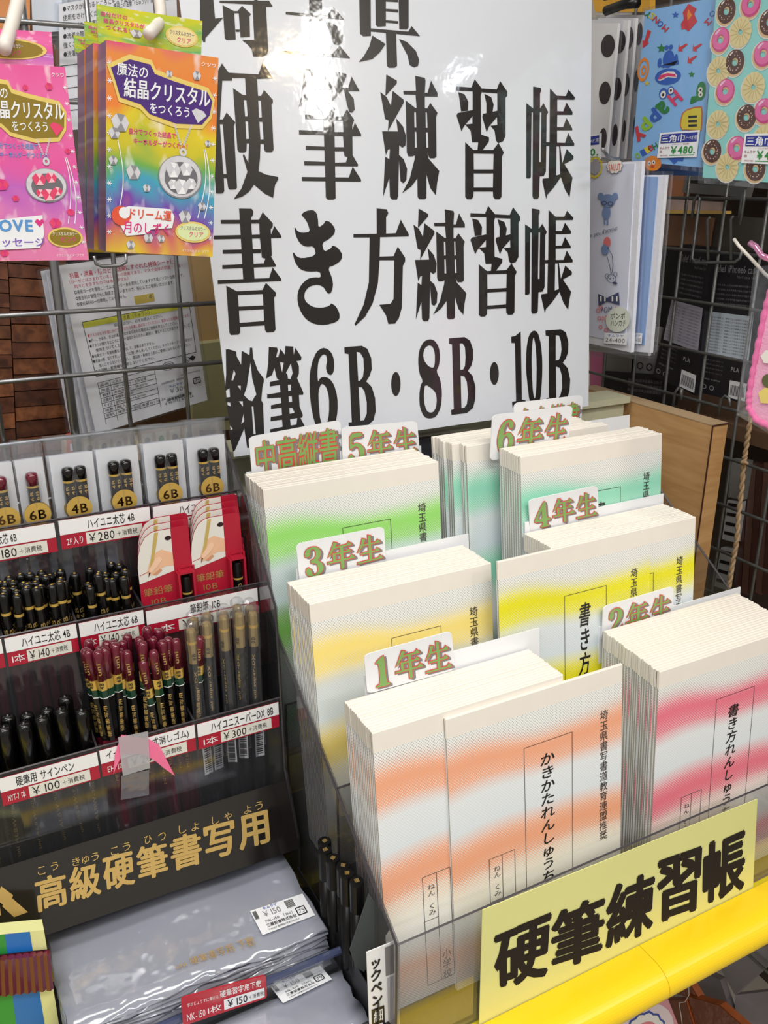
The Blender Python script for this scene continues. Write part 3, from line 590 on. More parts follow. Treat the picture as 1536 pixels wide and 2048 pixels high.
#PART3
# ================================================================ pencil stand
SX0, SX1 = -.065, .2375
st = thing('pencil_stand', 'clear three-tier acrylic pencil stand with dark risers beside the notebook rack', 'stand', (.09, .7, -.66))
DARK = M('black display riser', (24, 22, 24), .35, noise=.1)  # opaque black added inside the stand so the gaps between pencils look dark
TIERS = [(.745, -.2665, -.43, .795), (.700, -.343, -.50, .742), (.653, -.4385, -.565, .697)]   # panel y, panel top z, floor z, back y
BX = {0: [SX0, -.004, .0765, .1570, SX1], 1: [SX0, .0185, .0768, .1330, SX1], 2: [SX0, -.004, .0742, .1572, SX1]}
for k, (y, zt, zf, yb) in enumerate(TIERS):
    C = [(SX0, y, zt), (SX1, y, zt), (SX1, y, zf), (SX0, y, zf)]
    sheet('front_panel', C, .002, ACRD, st); mesh('panel_edge', *tube([A(C[0]), A(C[1])], .0009, 4), EDGEA, st)
    mesh('tier_floor', *box(SX0, SX1, y+.003, yb, zf-.004, zf), DARK, st)
    mesh('tier_back', *box(SX0, SX1, yb-.001, yb+.001, zf, (zt+.012) if k else -.34), DARK, st)
    for x in BX[k][1:-1]:
        mesh('divider', *box(x-.0009, x+.0009, y+.0025, yb-.0015, zf, zt-.001), EDGEA, st)
out = [(SX1, .796, -.2155), (SX1, .785, -.2165), (SX1, .722, -.268), (SX1, .656, -.348), (SX1, .6525, -.4385), (SX1, .651, -.515), (SX1, .625, -.577), (SX1, .625, -.6595), (SX1, .80, -.6595), (SX1, .80, -.2155)]
V, Fc = prism([A(p) for p in out], .002, A((-1, 0, 0))); mesh('side_panel', V, Fc, ACRD, st)
mesh('panel_edge', *tube(out[:7], .0011, 4), EDGEA, st)
mesh('stand_body', *box(SX0+.001, SX1-.004, .70, .795, -.6595, -.572), DARK, st)
# price labels
lab = M('label white', (240, 240, 240), .3, coat=.3, noise=0); LRED = M('label crimson', (172, 24, 50), .3, coat=.3, noise=.02); BOXW = M('label price box', (226, 224, 214), .4, noise=0)
def price_label(tier, x0, x1, z0, name, price, unit, desc, dz=0, sub_='＋消費税', u_name=(.22, .9)):
    y = TIERS[tier][0]-.0006
    C = [A((x0, y, z0)), A((x1, y, z0+dz)), A((x1, y, z0-.0265+dz)), A((x0, y, z0-.0265))]
    o = sheet('price_label', C, .0005, LRED); tag(o, desc, 'label', 'price labels on the pencil stand')
    pr = Print(o)
    pr.rect(C, 0, 0, 1, .5, lab, 1)
    pr.text(name, sub(C, u_name[0], .08, u_name[1], .44), BLACK, 2, bold=.008)
    pr.rect(C, .27, .55, .9, .95, BOXW, 1)
    pr.text(unit, sub(C, .06, .62, .235, .9), WHITE, 1)
    pr.text('￥'+price, sub(C, .30, .60, .58, .91), BLACK, 2); pr.text(sub_, sub(C, .61, .66, .84, .86), BLACK, 2)
    pr.done()
price_label(0, .078, .1555, -.2680, 'ハイユニ太芯 4B', '280', '2P入り', 'red and white price label reading ハイユニ太芯 4B ￥280 on the top tier', u_name=(.3, .82))
price_label(0, .1585, .2365, -.2690, 'ハイユニ太芯 6B', '280', '2P入り', 'red and white price label reading ハイユニ太芯 6B ￥280 on the top tier', u_name=(.3, .82))
price_label(0, -.003, .0745, -.2690, 'ハイユニ太芯 6B', '180', '1P入り', 'price label ending 芯 6B ￥180 at the left edge of the top tier', u_name=(.18, .60))
price_label(1, .0198, .0758, -.3445, 'ハイユニ太芯 4B', '140', '1本', 'red and white price label reading ハイユニ太芯 4B ￥140 on the middle tier')
price_label(1, .0780, .1320, -.3450, 'ハイユニ太芯 6B', '140', '1本', 'red and white price label reading ハイユニ太芯 6B ￥140 on the middle tier')
price_label(1, .1340, .2365, -.3470, '筆鉛筆 10B', '400', '1本', 'red and white price label reading 筆鉛筆 10B ￥400 on the middle tier', u_name=(.38, .65))
price_label(1, -.04, .0175, -.3440, 'ハイユニ 2B', '100', '1本', 'red price label cut off by the left edge of the middle tier')
price_label(2, -.003, .0733, -.4420, '硬筆用 サインペン', '100', 'MYT-7 1本', 'red and white price label reading 硬筆用 サインペン ￥100 on the lowest tier', u_name=(.16, .75))
price_label(2, .0752, .1562, -.4415, 'イー・(ノック式消しゴム)', '200', 'EH 1本', 'price label with pink tape over it reading ク式消しゴム ￥200 on the lowest tier', u_name=(.06, .93))
price_label(2, .1585, .2345, -.4420, 'ハイユニスーパーDX 8B', '300', '1本', 'red and white price label reading ハイユニスーパーDX 8B ￥300 on the lowest tier', u_name=(.16, .93))
# pink and clear tape tab over the middle label
def pts_px(P, y): return [at(a, b, 'y', y) for a, b in P]
tp = thing('tape_tab', 'clear tape strip with torn pink tape stuck over the lowest tier price label', 'tape', at(270, 1500, 'y', .651))
mesh('pink_tape', *prism(pts_px([(243, 1470), (296, 1478), (318, 1490), (350, 1552), (330, 1538), (308, 1520), (285, 1508), (245, 1508), (232, 1535), (227, 1549), (230, 1510), (236, 1490)], .6505), .0004), M('fluorescent pink tape', (246, 120, 160), .5), tp)
CT = film('cloudy clear tape', (240, 240, 242), .10, .12, .3, .3, 40, (236, 236, 240))
mesh('clear_tape', *prism(pts_px([(236, 1475), (296, 1463), (300, 1536), (246, 1552)], .6492), .0004), CT, tp)
mesh('lower_tape', *prism(pts_px([(243, 1552), (298, 1540), (298, 1590), (242, 1600)], .6506), .0004), film('faint clear tape', (215, 215, 218), .15, .12, .2, .3, 40, (190, 190, 200)), tp)
# black and gold header sign
s0, s1 = A((-.065, .640, -.516)), A((.2335, .640, -.5195)); s2, s3 = A((.2345, .6135, -.5785)), A((-.065, .6135, -.5735))
C = [s0, s1, s2, s3]
o = sheet('header_sign', C, .0012, M('gloss black sign', (24, 21, 20), .15, coat=.6, noise=.02)); tag(o, 'glossy black sign with gold characters 高級硬筆書写用 across the pencil stand front', 'sign')
pr = Print(o); SP = Plane(s0, s1, s3)
def spq(P): return [SP.px(a, b) for a, b in P]
for i, ch in enumerate('高級硬筆書写用'):
    x0 = 68+i*67.5; x1 = x0+62; y0 = 1758-i*20.6; h = 68
    pr.text(ch, spq([(x0, y0), (x1, y0-16), (x1+6, y0-18+h), (x0+6, y0+h)]), GOLDP, 1, bold=.03)
for x, y, t in ((76, 1736, 'こ'), (102, 1727, 'う'), (145, 1718, 'き'), (164, 1714, 'ゅ'), (183, 1708, 'う'), (222, 1697, 'こ'), (246, 1688, 'う'), (289, 1674, 'ひ'), (317, 1668, 'つ'), (358, 1653, 'し'), (383, 1648, 'ょ'), (424, 1635, 'し'), (449, 1628, 'ゃ'), (488, 1614, 'よ'), (511, 1606, 'う')):
    pr.text(t, spq([(x-1, y-1), (x+14, y-5), (x+15, y+11), (x, y+15)]), GOLDP, 1)
for P in ([(2, 1772), (26, 1790), (18, 1818), (-6, 1800)], [(22, 1794), (56, 1824), (28, 1834), (4, 1812)], [(-24, 1812), (-2, 1800), (2, 1830), (-22, 1842)]):
    pr.poly(spq(P), GOLDP, 1)
pr.done()
# ---------------------------------------------------------------- pencils
def on_side(r, z0, z1, txt, m, parent, ang, wdt, name='lettering', **k):
    """lettering wrapped along a barrel, reading upwards; r radius, ang direction of its face"""
    V, T = layout(txt, **k); V = np.asarray(V); P = []
    for u, v, z in V:
        a = ang+(v-.5)*wdt/r; P.append(((r+.00025)*math.cos(a), (r+.00025)*math.sin(a), z0+(z1-z0)*u))
    return mesh(name, P, [t[::-1] for t in T], m, parent)
FACE = math.radians(-112)
def capped_pencil(grade):
    t = thing('capped_pencil', '', 'pencil', (0, 0, 0), local=True); L = .19
    mesh('barrel', *lathe([(.001, 0), (.0037, .016), (.0037, L-.048)], 6), MAROON, t)
    mesh('black_section', *lathe([(.00375, L-.048), (.00375, L-.019)], 12), BLACKL, t)
    mesh('gold_band', *lathe([(.0039, L-.019), (.0039, L-.0165)], 14), GOLD, t)
    mesh('cap', *lathe([(.0039, L-.0165), (.0042, L-.015), (.0043, L-.0035), (.0040, L-.0014), (.0032, L-.0003), (.0014, L)], 14), BLACKL, t, smooth=True)
    mesh('cap_tip', *lathe([(.0012, L-.0002), (.0010, L+.0003), (.0003, L+.0004)], 8), GOLD, t)
    for a in (FACE, FACE+1.25): on_side(.0038, L-.041, L-.031, grade, GOLDP, t, a, .0036, bold=.01)
    return t
def uni_pencil(grade):
    t = thing('writing_pencil', '', 'pencil', (0, 0, 0), local=True); L = .19
    mesh('barrel', *lathe([(.0008, 0), (.0040, .018), (.0040, L-.085)], 6), MAROON, t)
    mesh('black_section', *lathe([(.0040, L-.085), (.0040, L-.043)], 6), BLACKL, t)
    mesh('white_ring', *lathe([(.0041, L-.0435), (.0041, L-.0428)], 6), WHITE, t)
    mesh('green_band', *lathe([(.00405, L-.0428), (.00405, L-.036)], 6), GREENL, t)
    mesh('gold_band', *lathe([(.0041, L-.036), (.0041, L-.027)], 6), GOLD, t)
    mesh('cap', *lathe([(.0041, L-.027), (.0042, L-.005), (.0039, L-.0022), (.0028, L-.0004), (.0012, L)], 14), MAROON, t, smooth=True)
    on_side(.0041, L-.034, L-.0285, grade, BLACK, t, FACE, .0034, bold=.01)
    on_side(.00425, L-.021, L-.010, 'uni', GOLDP, t, FACE, .0030, bold=.02)
    on_side(.0041, L-.080, L-.050, '硬筆書写用', GOLDP, t, FACE, .0030)
    on_side(.0041, L-.125, L-.092, 'MITSUBISHI', GOLDP, t, FACE, .0022)
    return t
def gold_pencil():
    t = thing('sleeved_pencil', '', 'pencil', (0, 0, 0), local=True); L = .19
    mesh('barrel', *lathe([(.0008, 0), (.0040, .018), (.0040, L-.033)], 8), BLACKL, t)
    mesh('cap', *lathe([(.0042, L-.033), (.0042, L-.003), (.0034, L-.0008), (.0015, L)], 8), GOLDCAP, t)
    mesh('cap_band', *lathe([(.00435, L-.0145), (.00435, L-.012)], 12), GOLD, t)
    on_side(.0043, L-.029, L-.023, '8B', BLACK, t, FACE, .003)
    on_side(.0042, L-.085, L-.040, 'uni super-DX', GOLDP, t, FACE, .0026, bold=.01)
    sl = mesh('sleeve', *lathe([(.0052, .002), (.0060, .06), (.0060, L-.01), (.0062, L+.004), (.0035, L+.0065)], 8), SLEEVE, t)
    mesh('barcode_label', *box(-.0042, .0042, -.0068, -.0064, .045, .085), GLOSSW, t)
    bc = join(*[box(-.003, .003, -.0071, -.0070, .048+i*.0021, .048+i*.0021+(.0012 if i % 3 else .0006)) for i in range(16)]); mesh('barcode', *bc, BLACK, t)
    return t
def sign_pen():
    t = thing('felt_pen', '', 'pen', (0, 0, 0), local=True); L = .15
    mesh('barrel', *lathe([(.0035, 0), (.0052, .01), (.0052, L-.058)], 16), BLACKL, t, smooth=True)
    mesh('gold_band', *lathe([(.0055, L-.058), (.0055, L-.0545)], 16), GOLD, t)
    mesh('cap', *lathe([(.0056, L-.0545), (.0060, L-.006), (.0057, L-.0025), (.0046, L-.0006), (.0028, L), (.0020, L), (.0018, L+.0010), (.0008, L+.0015)], 16), BLACKL, t, smooth=True)
    on_side(.0053, .03, .085, 'uni ALBW-90K', GOLDP, t, FACE, .0026)
    return t
def fill(proto, x0, x1, y0, y1, dx, dy, ztop, label, flabel, group, L=.19, jz=.003, lean=.03, skip=0, dome=.0):
    first = True; rows = int((y1-y0)/dy)+1; cols = int((x1-x0)/dx)+1
    for r in range(rows):
        for c in range(cols):
            if random.random() < skip: continue
            x = x0+(c+.5*(r % 2)*.6)*dx; y = y0+r*dy
            if x > x1: continue
            z = ztop-L+random.uniform(-jz, jz)
            rx, ry = random.uniform(-lean, lean)*.3-.02, random.uniform(-lean, lean)
            loc = (x-ry*L*.8, y, z); rot = (rx, ry, random.uniform(-.5, .5))
            if first: o = proto; first = False; setloc(o, loc, rot)
            else: o = dup(proto, loc, rot)
            o['label'] = (flabel+', %s from the left' % ORD[c] if r == 0 else label); o['group'] = group+(' front row' if r == 0 else ' behind the front row')
p4, p6 = capped_pencil('4B'), capped_pencil('6B')
fill(p4, .0240, .0735, .7065, .7385, .0092, .0080, -.311, 'black-capped maroon 4B pencil in the crowd behind the front row', 'black-capped maroon 4B pencil in the front row', 'black-capped 4B pencils on the middle tier', lean=.04)
fill(p6, .0820, .1300, .7065, .7385, .0098, .0085, -.313, 'black-capped maroon 6B pencil in the crowd behind its front row', 'black-capped maroon 6B pencil in the front row', 'black-capped 6B pencils on the middle tier', skip=.2, jz=.005, lean=.05)
p4b = dup(p4, (0, 0, 0)); fill(p4b, -.056, .0145, .7065, .7385, .0096, .0080, -.313, 'black-capped maroon pencil behind the front row at the far left compartment', 'black-capped pencil at the front of the far left compartment', 'black-capped pencils at the left edge of the middle tier')
u4, u6 = uni_pencil('4B'), uni_pencil('6B')
fill(u6, .0790, .1510, .6585, .6910, .0102, .0095, -.357, 'maroon-capped pencil with gold and green bands in the crowd behind its front row', 'maroon-capped 6B pencil in the front row', 'maroon-capped writing pencils on the lowest tier', skip=.12, jz=.006, lean=.07)
setloc(u4, (.0905, .6580, -.352-.19), (0, -.03, 0)); u4['label'] = 'maroon-capped pencil with a gold 4B band at the left end of the lowest tier'
for loc, rot, lb in (((.153, .6625, -.364-.188), (0, .09, 0), 'maroon-capped pencil leaning right against the sleeved gold-capped pencils'), ((.133, .6590, -.372-.188), (0, -.07, 0), 'short-standing maroon-capped pencil low in the lowest tier')):
    dup(u6, loc, rot, lb)
g8 = gold_pencil()
fill(g8, .1640, .2310, .6610, .6860, .0135, .0135, -.351, 'gold-capped black pencil in a clear sleeve behind the front row', 'gold-capped black pencil in a clear sleeve in the front row', 'sleeved gold-capped pencils on the lowest tier', jz=.003, lean=.02)
fp = sign_pen()
fill(fp, -.0530, .0700, .6605, .6900, .0150, .0150, -.402, 'black felt pen with a domed cap behind the front row', 'black felt pen with a domed cap in the front row', 'black felt pens on the lowest tier', L=.15, jz=.004, lean=.05)
# ---------------------------------------------------------------- two-pencil packets on the top tier
def packet(grade, single=False):
    t = thing('pencil_packet', '', 'packet', (0, 0, 0), local=True); W, Hh = (.0243 if single else .0379), .222
    mesh('backing_card', *box(-W/2+.001, W/2-.001, .0020, .0026, 0, Hh-.014), GLOSSW, t)
    for x in ((-.0052, .0052) if not single else (0,)):
        L = Hh-.024
        mesh('pencil_barrel', *[lathe([(.001, .012), (.0047, .028), (.0047, L-.045)], 6, x, -.0035)][0], MAROON, t)
        mesh('pencil_top', *lathe([(.0048, L-.045), (.0048, L-.013)], 12, x, -.0035), BLACKL, t)
        mesh('gold_band', *lathe([(.0050, L-.013), (.0050, L-.011)], 12, x, -.0035), GOLD, t)
        mesh('pencil_cap', *lathe([(.0051, L-.011), (.0051, L-.003), (.0044, L-.0008), (.0025, L)], 12, x, -.0035), MAROON if single else BLACKL, t, smooth=True)
        V, T = layout(grade, bold=.01)
        for k in (-1, 1): mesh('lettering', [(x+k*.0021+(v-.5)*.0030, -.0080, L-.024+u*.008) for u, v, z in V], [q[::-1] for q in T], GOLDP, t)
    L = Hh-.024
    V, Fc = lathe([(.0108, 0), (.0108, .0006)], 24); mesh('gold_seal', [(x, -.0095-z, L-.036+y) for x, y, z in V], Fc, GOLD, t)
    V, T = layout(grade, bold=.02); mesh('seal_lettering', [(-.0068+.0136*u, -.0103, L-.0318-.0084*v) for u, v, z in V], T, M('seal print', (70, 45, 15), .4), t)
    nx, nz = 6, 10; P = []; rnd = random.Random(3)
    for sgn in (-1, 1):
        for j in range(nz+1):
            for i in range(nx+1):
                u = i/nx; b = math.sin(math.pi*u)*(.0105 if sgn < 0 else .0008)*(1 if j < nz-1 else .45)
                P.append(((u-.5)*W, .0012+sgn*.0012+sgn*b+rnd.uniform(-.0005, .0005), -.001+(Hh+.004)*j/nz+rnd.uniform(-.001, .001)*(j == nz)))
    Fq = []; off = (nx+1)*(nz+1)
    for j in range(nz):
        for i in range(nx):
            a = j*(nx+1)+i; Fq += [(a, a+1, a+nx+2, a+nx+1), (off+a, off+a+nx+1, off+a+nx+2, off+a+1)]
    mesh('sleeve', P, Fq, SLEEVE, t)
    return t
k4, k6, k6s = packet('4B'), packet('6B'), packet('6B', True)
for proto, xs, nm in ((k4, (.0970, .1362), '4B'), (k6, (.1775, .2167), '6B'), (k6s, (.0420, .0625-.0005+.0), 'single 6B')):
    for c, x in enumerate(xs):
        if nm == 'single 6B': x = (.0385, .0638)[c]
        for r in range(3):
            loc = (x+random.uniform(-.0003, .0003), .7605+r*.0095, -.4240-r*.0022); rot = (-.004, random.uniform(-.002, .002), 0)
            if c == 0 and r == 0: o = proto; setloc(o, loc, rot)
            else: o = dup(proto, loc, rot)
            side = 'left' if c == 0 else 'right'
            if r == 0: o['label'] = 'clear packet of %s pencils with gold seal, foremost of the %s column' % (nm, side)
            else: o['label'] = '%s clear pencil packet from the front in the %s %s column' % (ORD[r], side, nm); o['group'] = 'packets behind the %s %s front packet' % (side, nm)
# ---------------------------------------------------------------- red brush-pencil packs (middle tier, right compartment)
SKIN = M('printed hand', (232, 186, 150), .4, noise=.06, nscale=120); PHOTO = M('printed pale desk', (226, 224, 216), .3, noise=.03)
GOLDPEN = M('printed gold pencil', (196, 170, 96), .4); HOLEM = M('dark slot', (40, 14, 18), .6)
def blister():
    t = thing('brush_pencil_pack', '', 'pencil pack', (0, 0, 0), local=True); W, Hh = .0473, .205
    P = []
    for u, v in [(0, .155), (.03, .10), (.09, .055), (.18, .022), (.30, .004), (.42, 0), (.93, 0), (.985, .006), (1, .03), (1, 1), (0, 1)]: P.append(A((u*W, 0, Hh*(1-v))))
    mesh('card', *prism(P, .0008, A((0, -1, 0))), RED, t)
    C = [A((0, -.0, Hh)), A((W, 0, Hh)), A((W, 0, 0)), A((0, 0, 0))]; pr = Print(t)
    nn = A((0, -1, 0))
    def uvp(pts, m, L, nm='print'):
        Q = [bil(C, p[0], p[1]*.74)+nn*(.0002+.00018*L) for p in pts]; pr.add(Q, tessellate_polygon([[Vector(q) for q in Q]]), m, nm)
    uvp([(0.0, .21), (.03, .137), (.09, .076), (.18, .031), (.30, .007), (.42, .002), (.66, .002), (.66, .265), (0, .31)], PHOTO, 1)
    uvp([(.26, .155), (.36, .130), (.46, .118), (.56, .135), (.66, .150), (.66, .232), (.52, .225), (.40, .238), (.30, .262), (.20, .268), (.15, .250), (.19, .21)], SKIN, 2)
    uvp([(.36, .01), (.43, .01), (.25, .245), (.19, .245)], GOLDPEN, 3); uvp([(.19, .245), (.225, .245), (.17, .278)], BLACK, 3)
    uvp([(.20, .225), (.34, .165), (.42, .160), (.46, .18), (.34, .222), (.24, .250), (.19, .245)], M('printed finger', (240, 200, 168), .4), 4); uvp([(.26, .262), (.40, .236), (.44, .246), (.32, .272)], M('printed hand shade', (206, 150, 116), .4), 4)
    uvp([(.02, .255), (.22, .236), (.22, .240), (.02, .259)], M('printed red line', (190, 70, 60), .5), 2)
    def T(s, u0, v0, u1, v1, m, **k):
        V, Tt = layout(s, **k); D = sub(C, u0, v0*.74, u1, v1*.74); pr.add([bil(D, a, b)+nn*.0004 for a, b, z in V], Tt, m, 'lettering')
    T('筆鉛筆', .06, .345, .60, .395, GOLDP); T('10B', .18, .42, .46, .458, GOLDP); T('鉛筆', .12, .53, .4, .57, WHITE)
    uvp([(.2, .475), (.48, .47), (.48, .488), (.2, .493)], GOLDP, 1); uvp([(.0, .52), (.62, .50), (.62, .505), (0, .525)], GOLDP, 1)
    uvp([(.60+.06*math.cos(a*math.pi/8), .055+.014*math.sin(a*math.pi/8)) for a in range(16)], HOLEM, 3)
    pr.done()
    # raised channel on the right holding the pencil
    ch = mesh('channel', *join(box(W*.68, W*.72, -.009, -.0005, .02, Hh*.80), box(W*.96, W, -.009, -.0005, .02, Hh*.80), box(W*.72, W*.96, -.009, -.0005, Hh*.795, Hh*.805), box(W*.72, W*.96, -.0012, -.0006, .02, Hh*.795)), RED, t)
    mesh('pencil_cap', *lathe([(.0045, Hh*.62), (.0045, Hh*.76), (.0045, Hh*.775), (.003, Hh*.78)], 12, W*.84, -.0055), BLACKL, t, smooth=False)
    mesh('gold_band', *lathe([(.0047, Hh*.70), (.0047, Hh*.708)], 12, W*.84, -.0055), GOLD, t)
    mesh('pencil_barrel', *lathe([(.0042, .02), (.0042, Hh*.62)], 6, W*.84, -.0055), BLACKL, t)
    V, T_ = layout('10B', bold=.01); mesh('lettering', [(W*.84+(v-.5)*.0034, -.0103, Hh*.635+u*.010) for u, v, z in V], [q[::-1] for q in T_], GOLDP, t)
    return t
bl = blister(); first = True
for c, (x, yn) in enumerate(((.1343, 3), (.1820, 4))):
    for r in range(yn):
        loc = (x+r*.0022+(0 if c else -.0), .7125+r*.0082, -.4815+r*.003-(.004 if c == 0 else 0)); rot = (-.012, 0, 0)
        o = bl if first else dup(bl, loc, rot); first = False; setloc(o, loc, rot)
        o['label'] = ('red 10B brush-pencil pack with hand photo, front of the %s pile' if r == 0 else ORD[r]+' red brush-pencil pack from the front of the %s pile') % ('right' if c else 'left')
        if r: o['group'] = 'red packs behind the %s front pack' % ('right' if c else 'left')
# ================================================================ vinyl writing sheets under the sign
VIN = film('stacked clear vinyl', (236, 238, 244), .14, .10, .62, .7, 35, (178, 182, 196))
tr = thing('sheet_tray', 'stepped clear tray with bluish lips holding the vinyl sheets', 'tray', (.1, .48, -.6595))
LIP = M('bluish acrylic lip', (66, 74, 104), .08, coat=.6, noise=.1, nscale=15)
for y, z in ((.519, -.6125), (.448, -.655)):
    mesh('tray_lip', *tube([(.0, y, z), (.2315, y, z+.001)], .0035, 8), LIP, tr)
    mesh('lip_strip', *box(.0, .2315, y-.0012, y+.0012, max(z-.022, -.6590), z-.002), ACR, tr)
mesh('tray_base', *box(0, .2315, .452, .62, -.6595, -.657), ACRD, tr)
mesh('tray_step', *box(0.001, .2305, .5215, .62, -.657, -.632), DARK, tr)
def vinyl(x0, x1, y0, y1, z, label, group, tilt=0, seed=0):
    rnd = random.Random(seed); nx, ny = 14, 6; top, P, Fq = [], [], []
    for s in (0, 1):
        for j in range(ny+1):
            for i in range(nx+1):
                e = (i in (0, nx)) or (j == 0)
                P.append((x0+(x1-x0)*i/nx+(rnd.uniform(-.0018, .0018) if e else 0), y0+(y1-y0)*j/ny+(rnd.uniform(-.002, .002) if j == 0 else 0), z+s*.0016+tilt*(j/ny)+.0011*math.sin(i*.9+seed)*math.sin(j*1.3+1)*(1 if s else .8)+(rnd.uniform(-.0006, .0006) if e else 0)))
    off = (nx+1)*(ny+1)
    for j in range(ny):
        for i in range(nx):
            a = j*(nx+1)+i; Fq += [(a, a+nx+1, a+nx+2, a+1), (off+a, off+a+1, off+a+nx+2, off+a+nx+1)]
    rim = [i for i in range(nx+1)]+[(j+1)*(nx+1)-1 for j in range(1, ny+1)]+[ny*(nx+1)+i for i in range(nx-1, -1, -1)]+[j*(nx+1) for j in range(ny-1, 0, -1)]
    for a, b in zip(rim, rim[1:]+rim[:1]): Fq.append((a, b, off+b, off+a))
    o = mesh('vinyl_sheet_pack', P, Fq, VIN, smooth=True); return tag(o, label, 'vinyl sheet', group)
for k in range(9):
    o = vinyl(.012, .2250, .5265+.0005*k, .640, -.6305+.0040*k, ('topmost clear vinyl writing-sheet pack of the rear pile' if k == 8 else '%s clear vinyl sheet pack from the bottom of the rear pile' % ORD[k]), None if k == 8 else 'vinyl packs in the rear pile', .0, k)
top1 = o
for k in range(7):
    o = vinyl(.020, .2300, .458+.0005*k, .516, -.6560+.0040*k, ('topmost clear vinyl writing-sheet pack of the front pile' if k == 6 else '%s clear vinyl sheet pack from the bottom of the front pile' % ORD[k]), None if k == 6 else 'vinyl packs in the front pile', .0, k+20)
top2 = o
JAN = '4901778175'
def sticker(parent, P, z, code):
    C = [at(a, b, 'z', z) for a, b in P]; C = [A((c[0], c[1], z)) for c in C]
    V, Fc = slab(C, .0003, A((0, 0, 1))); s = mesh('sticker', V, Fc, GLOSSW, parent)
    pr = Print(parent, base=.0003)
    for i in range(14): pr.rect(C, .02+.012*i if i < 6 else .62+.02*(i-6), .08, .028+.012*i if i < 6 else .632+.02*(i-6), .40, BLACK, 1)
    pr.text('￥150', sub(C, .18, .18, .5, .42), GREYSH, 1); pr.text('キムラヤ', sub(C, .22, .02, .48, .14), M('blue stamp', (30, 80, 170), .5), 1, bold=.01)
    pr.text(code, sub(C, .16, .52, .66, .64), BLACK, 1); pr.text('三菱鉛筆株式会社', sub(C, .14, .68, .70, .82), BLACK, 1, bold=.01); pr.text('〒140-8537 東京都品川区東大井5-23-37', sub(C, .14, .87, .72, .95), BLACK, 1)
    pr.line(C, [(.74, .5), (.90, .5), (.90, .8), (.74, .8), (.74, .5)], .018, BLACK, 1, asp=.5); pr.text('プラ', sub(C, .76, .56, .88, .74), BLACK, 1, bold=.01)
    pr.done()
sticker(top1, [(500, 1822), (605, 1787), (630, 1830), (525, 1870)], -.5945, 'NK-150 ［150］')
sticker(top2, [(540, 1972), (640, 1931), (664, 1958), (566, 2006)], -.6275, 'NK-250 ［250］')
pr = Print(top1, base=.0004)
Cw = [at(a, b, 'z', -.5945) for a, b in [(348, 1928), (505, 1872), (512, 1890), (354, 1940)]]; Cw = [A((c[0], c[1], -.5945)) for c in Cw]
pr.text('uni 硬筆書写用 下敷', Cw, GOLDP, 1); pr.done()
# red price tag clipped on the tray lip
tgP = [(362, 1996), (532, 1950), (534, 1996), (366, 2052)]
C = [at(a, b, 'y', .5125) for a, b in tgP]; V, Fc = roundrect(C, .0012, (.04, .12))
o = mesh('price_tag', V, Fc, M('tag red', (184, 30, 48), .25, coat=.4, noise=.01)); tag(o, 'rounded red price tag reading ￥150 in front of the vinyl sheets', 'tag')
pr = Print(o); pr.text('字がじょうずに書ける', sub(C, .06, .24, .42, .38), WHITE, 1); pr.text('硬筆習字用下敷', sub(C, .44, .12, .94, .40), WHITE, 1, bold=.01)
pr.text('NK-150', sub(C, .05, .62, .26, .88), WHITE, 1); pr.text('1枚', sub(C, .29, .60, .45, .86), WHITE, 1)
pr.rect(C, .48, .50, .97, .90, GLOSSW, 1); pr.text('￥150', sub(C, .52, .55, .76, .86), BLACK, 2, bold=.01); pr.text('＋消費税', sub(C, .78, .62, .96, .80), BLACK, 2); pr.done()
# colour striped pack at the lower left
C = [at(a, b, 'y', .575) for a, b in [(-60, 1875), (88, 1860), (122, 2075), (-60, 2100)]]
o = sheet('striped_pencil_box', C, .012, M('pale yellow box', (226, 226, 160), .3)); tag(o, 'pencil box with green, blue and pale yellow stripes at the lower left', 'box')
pr = Print(o)
pr.uv(C, [(0, 0), (.46, 0), (.52, 1), (0, 1)], swirl_mat('green stripe', [(0, (20, 120, 60)), (1, (60, 170, 70))]), 1); pr.uv(C, [(.46, 0), (.80, 0), (.84, 1), (.52, 1)], M('blue stripe', (30, 110, 190), .3), 1)
D = [at(a, b, 'y', .5735) for a, b in [(-60, 1915), (98, 1897), (106, 1972), (-60, 1992)]]
pr.uv(D, [(0, 0), (1, 0), (1, 1), (0, 1)], M('dark maroon window', (58, 20, 30), .3), 2); pr.done()
for k in range(11):
    u = (k+.5)/11; a, b = bil([A(c) for c in D], u, .03), bil([A(c) for c in D], u, .97); a[1] -= .003; b[1] -= .003
    mesh('shown_pencil', *tube([a, b], .0030, 6), MAROON, o)
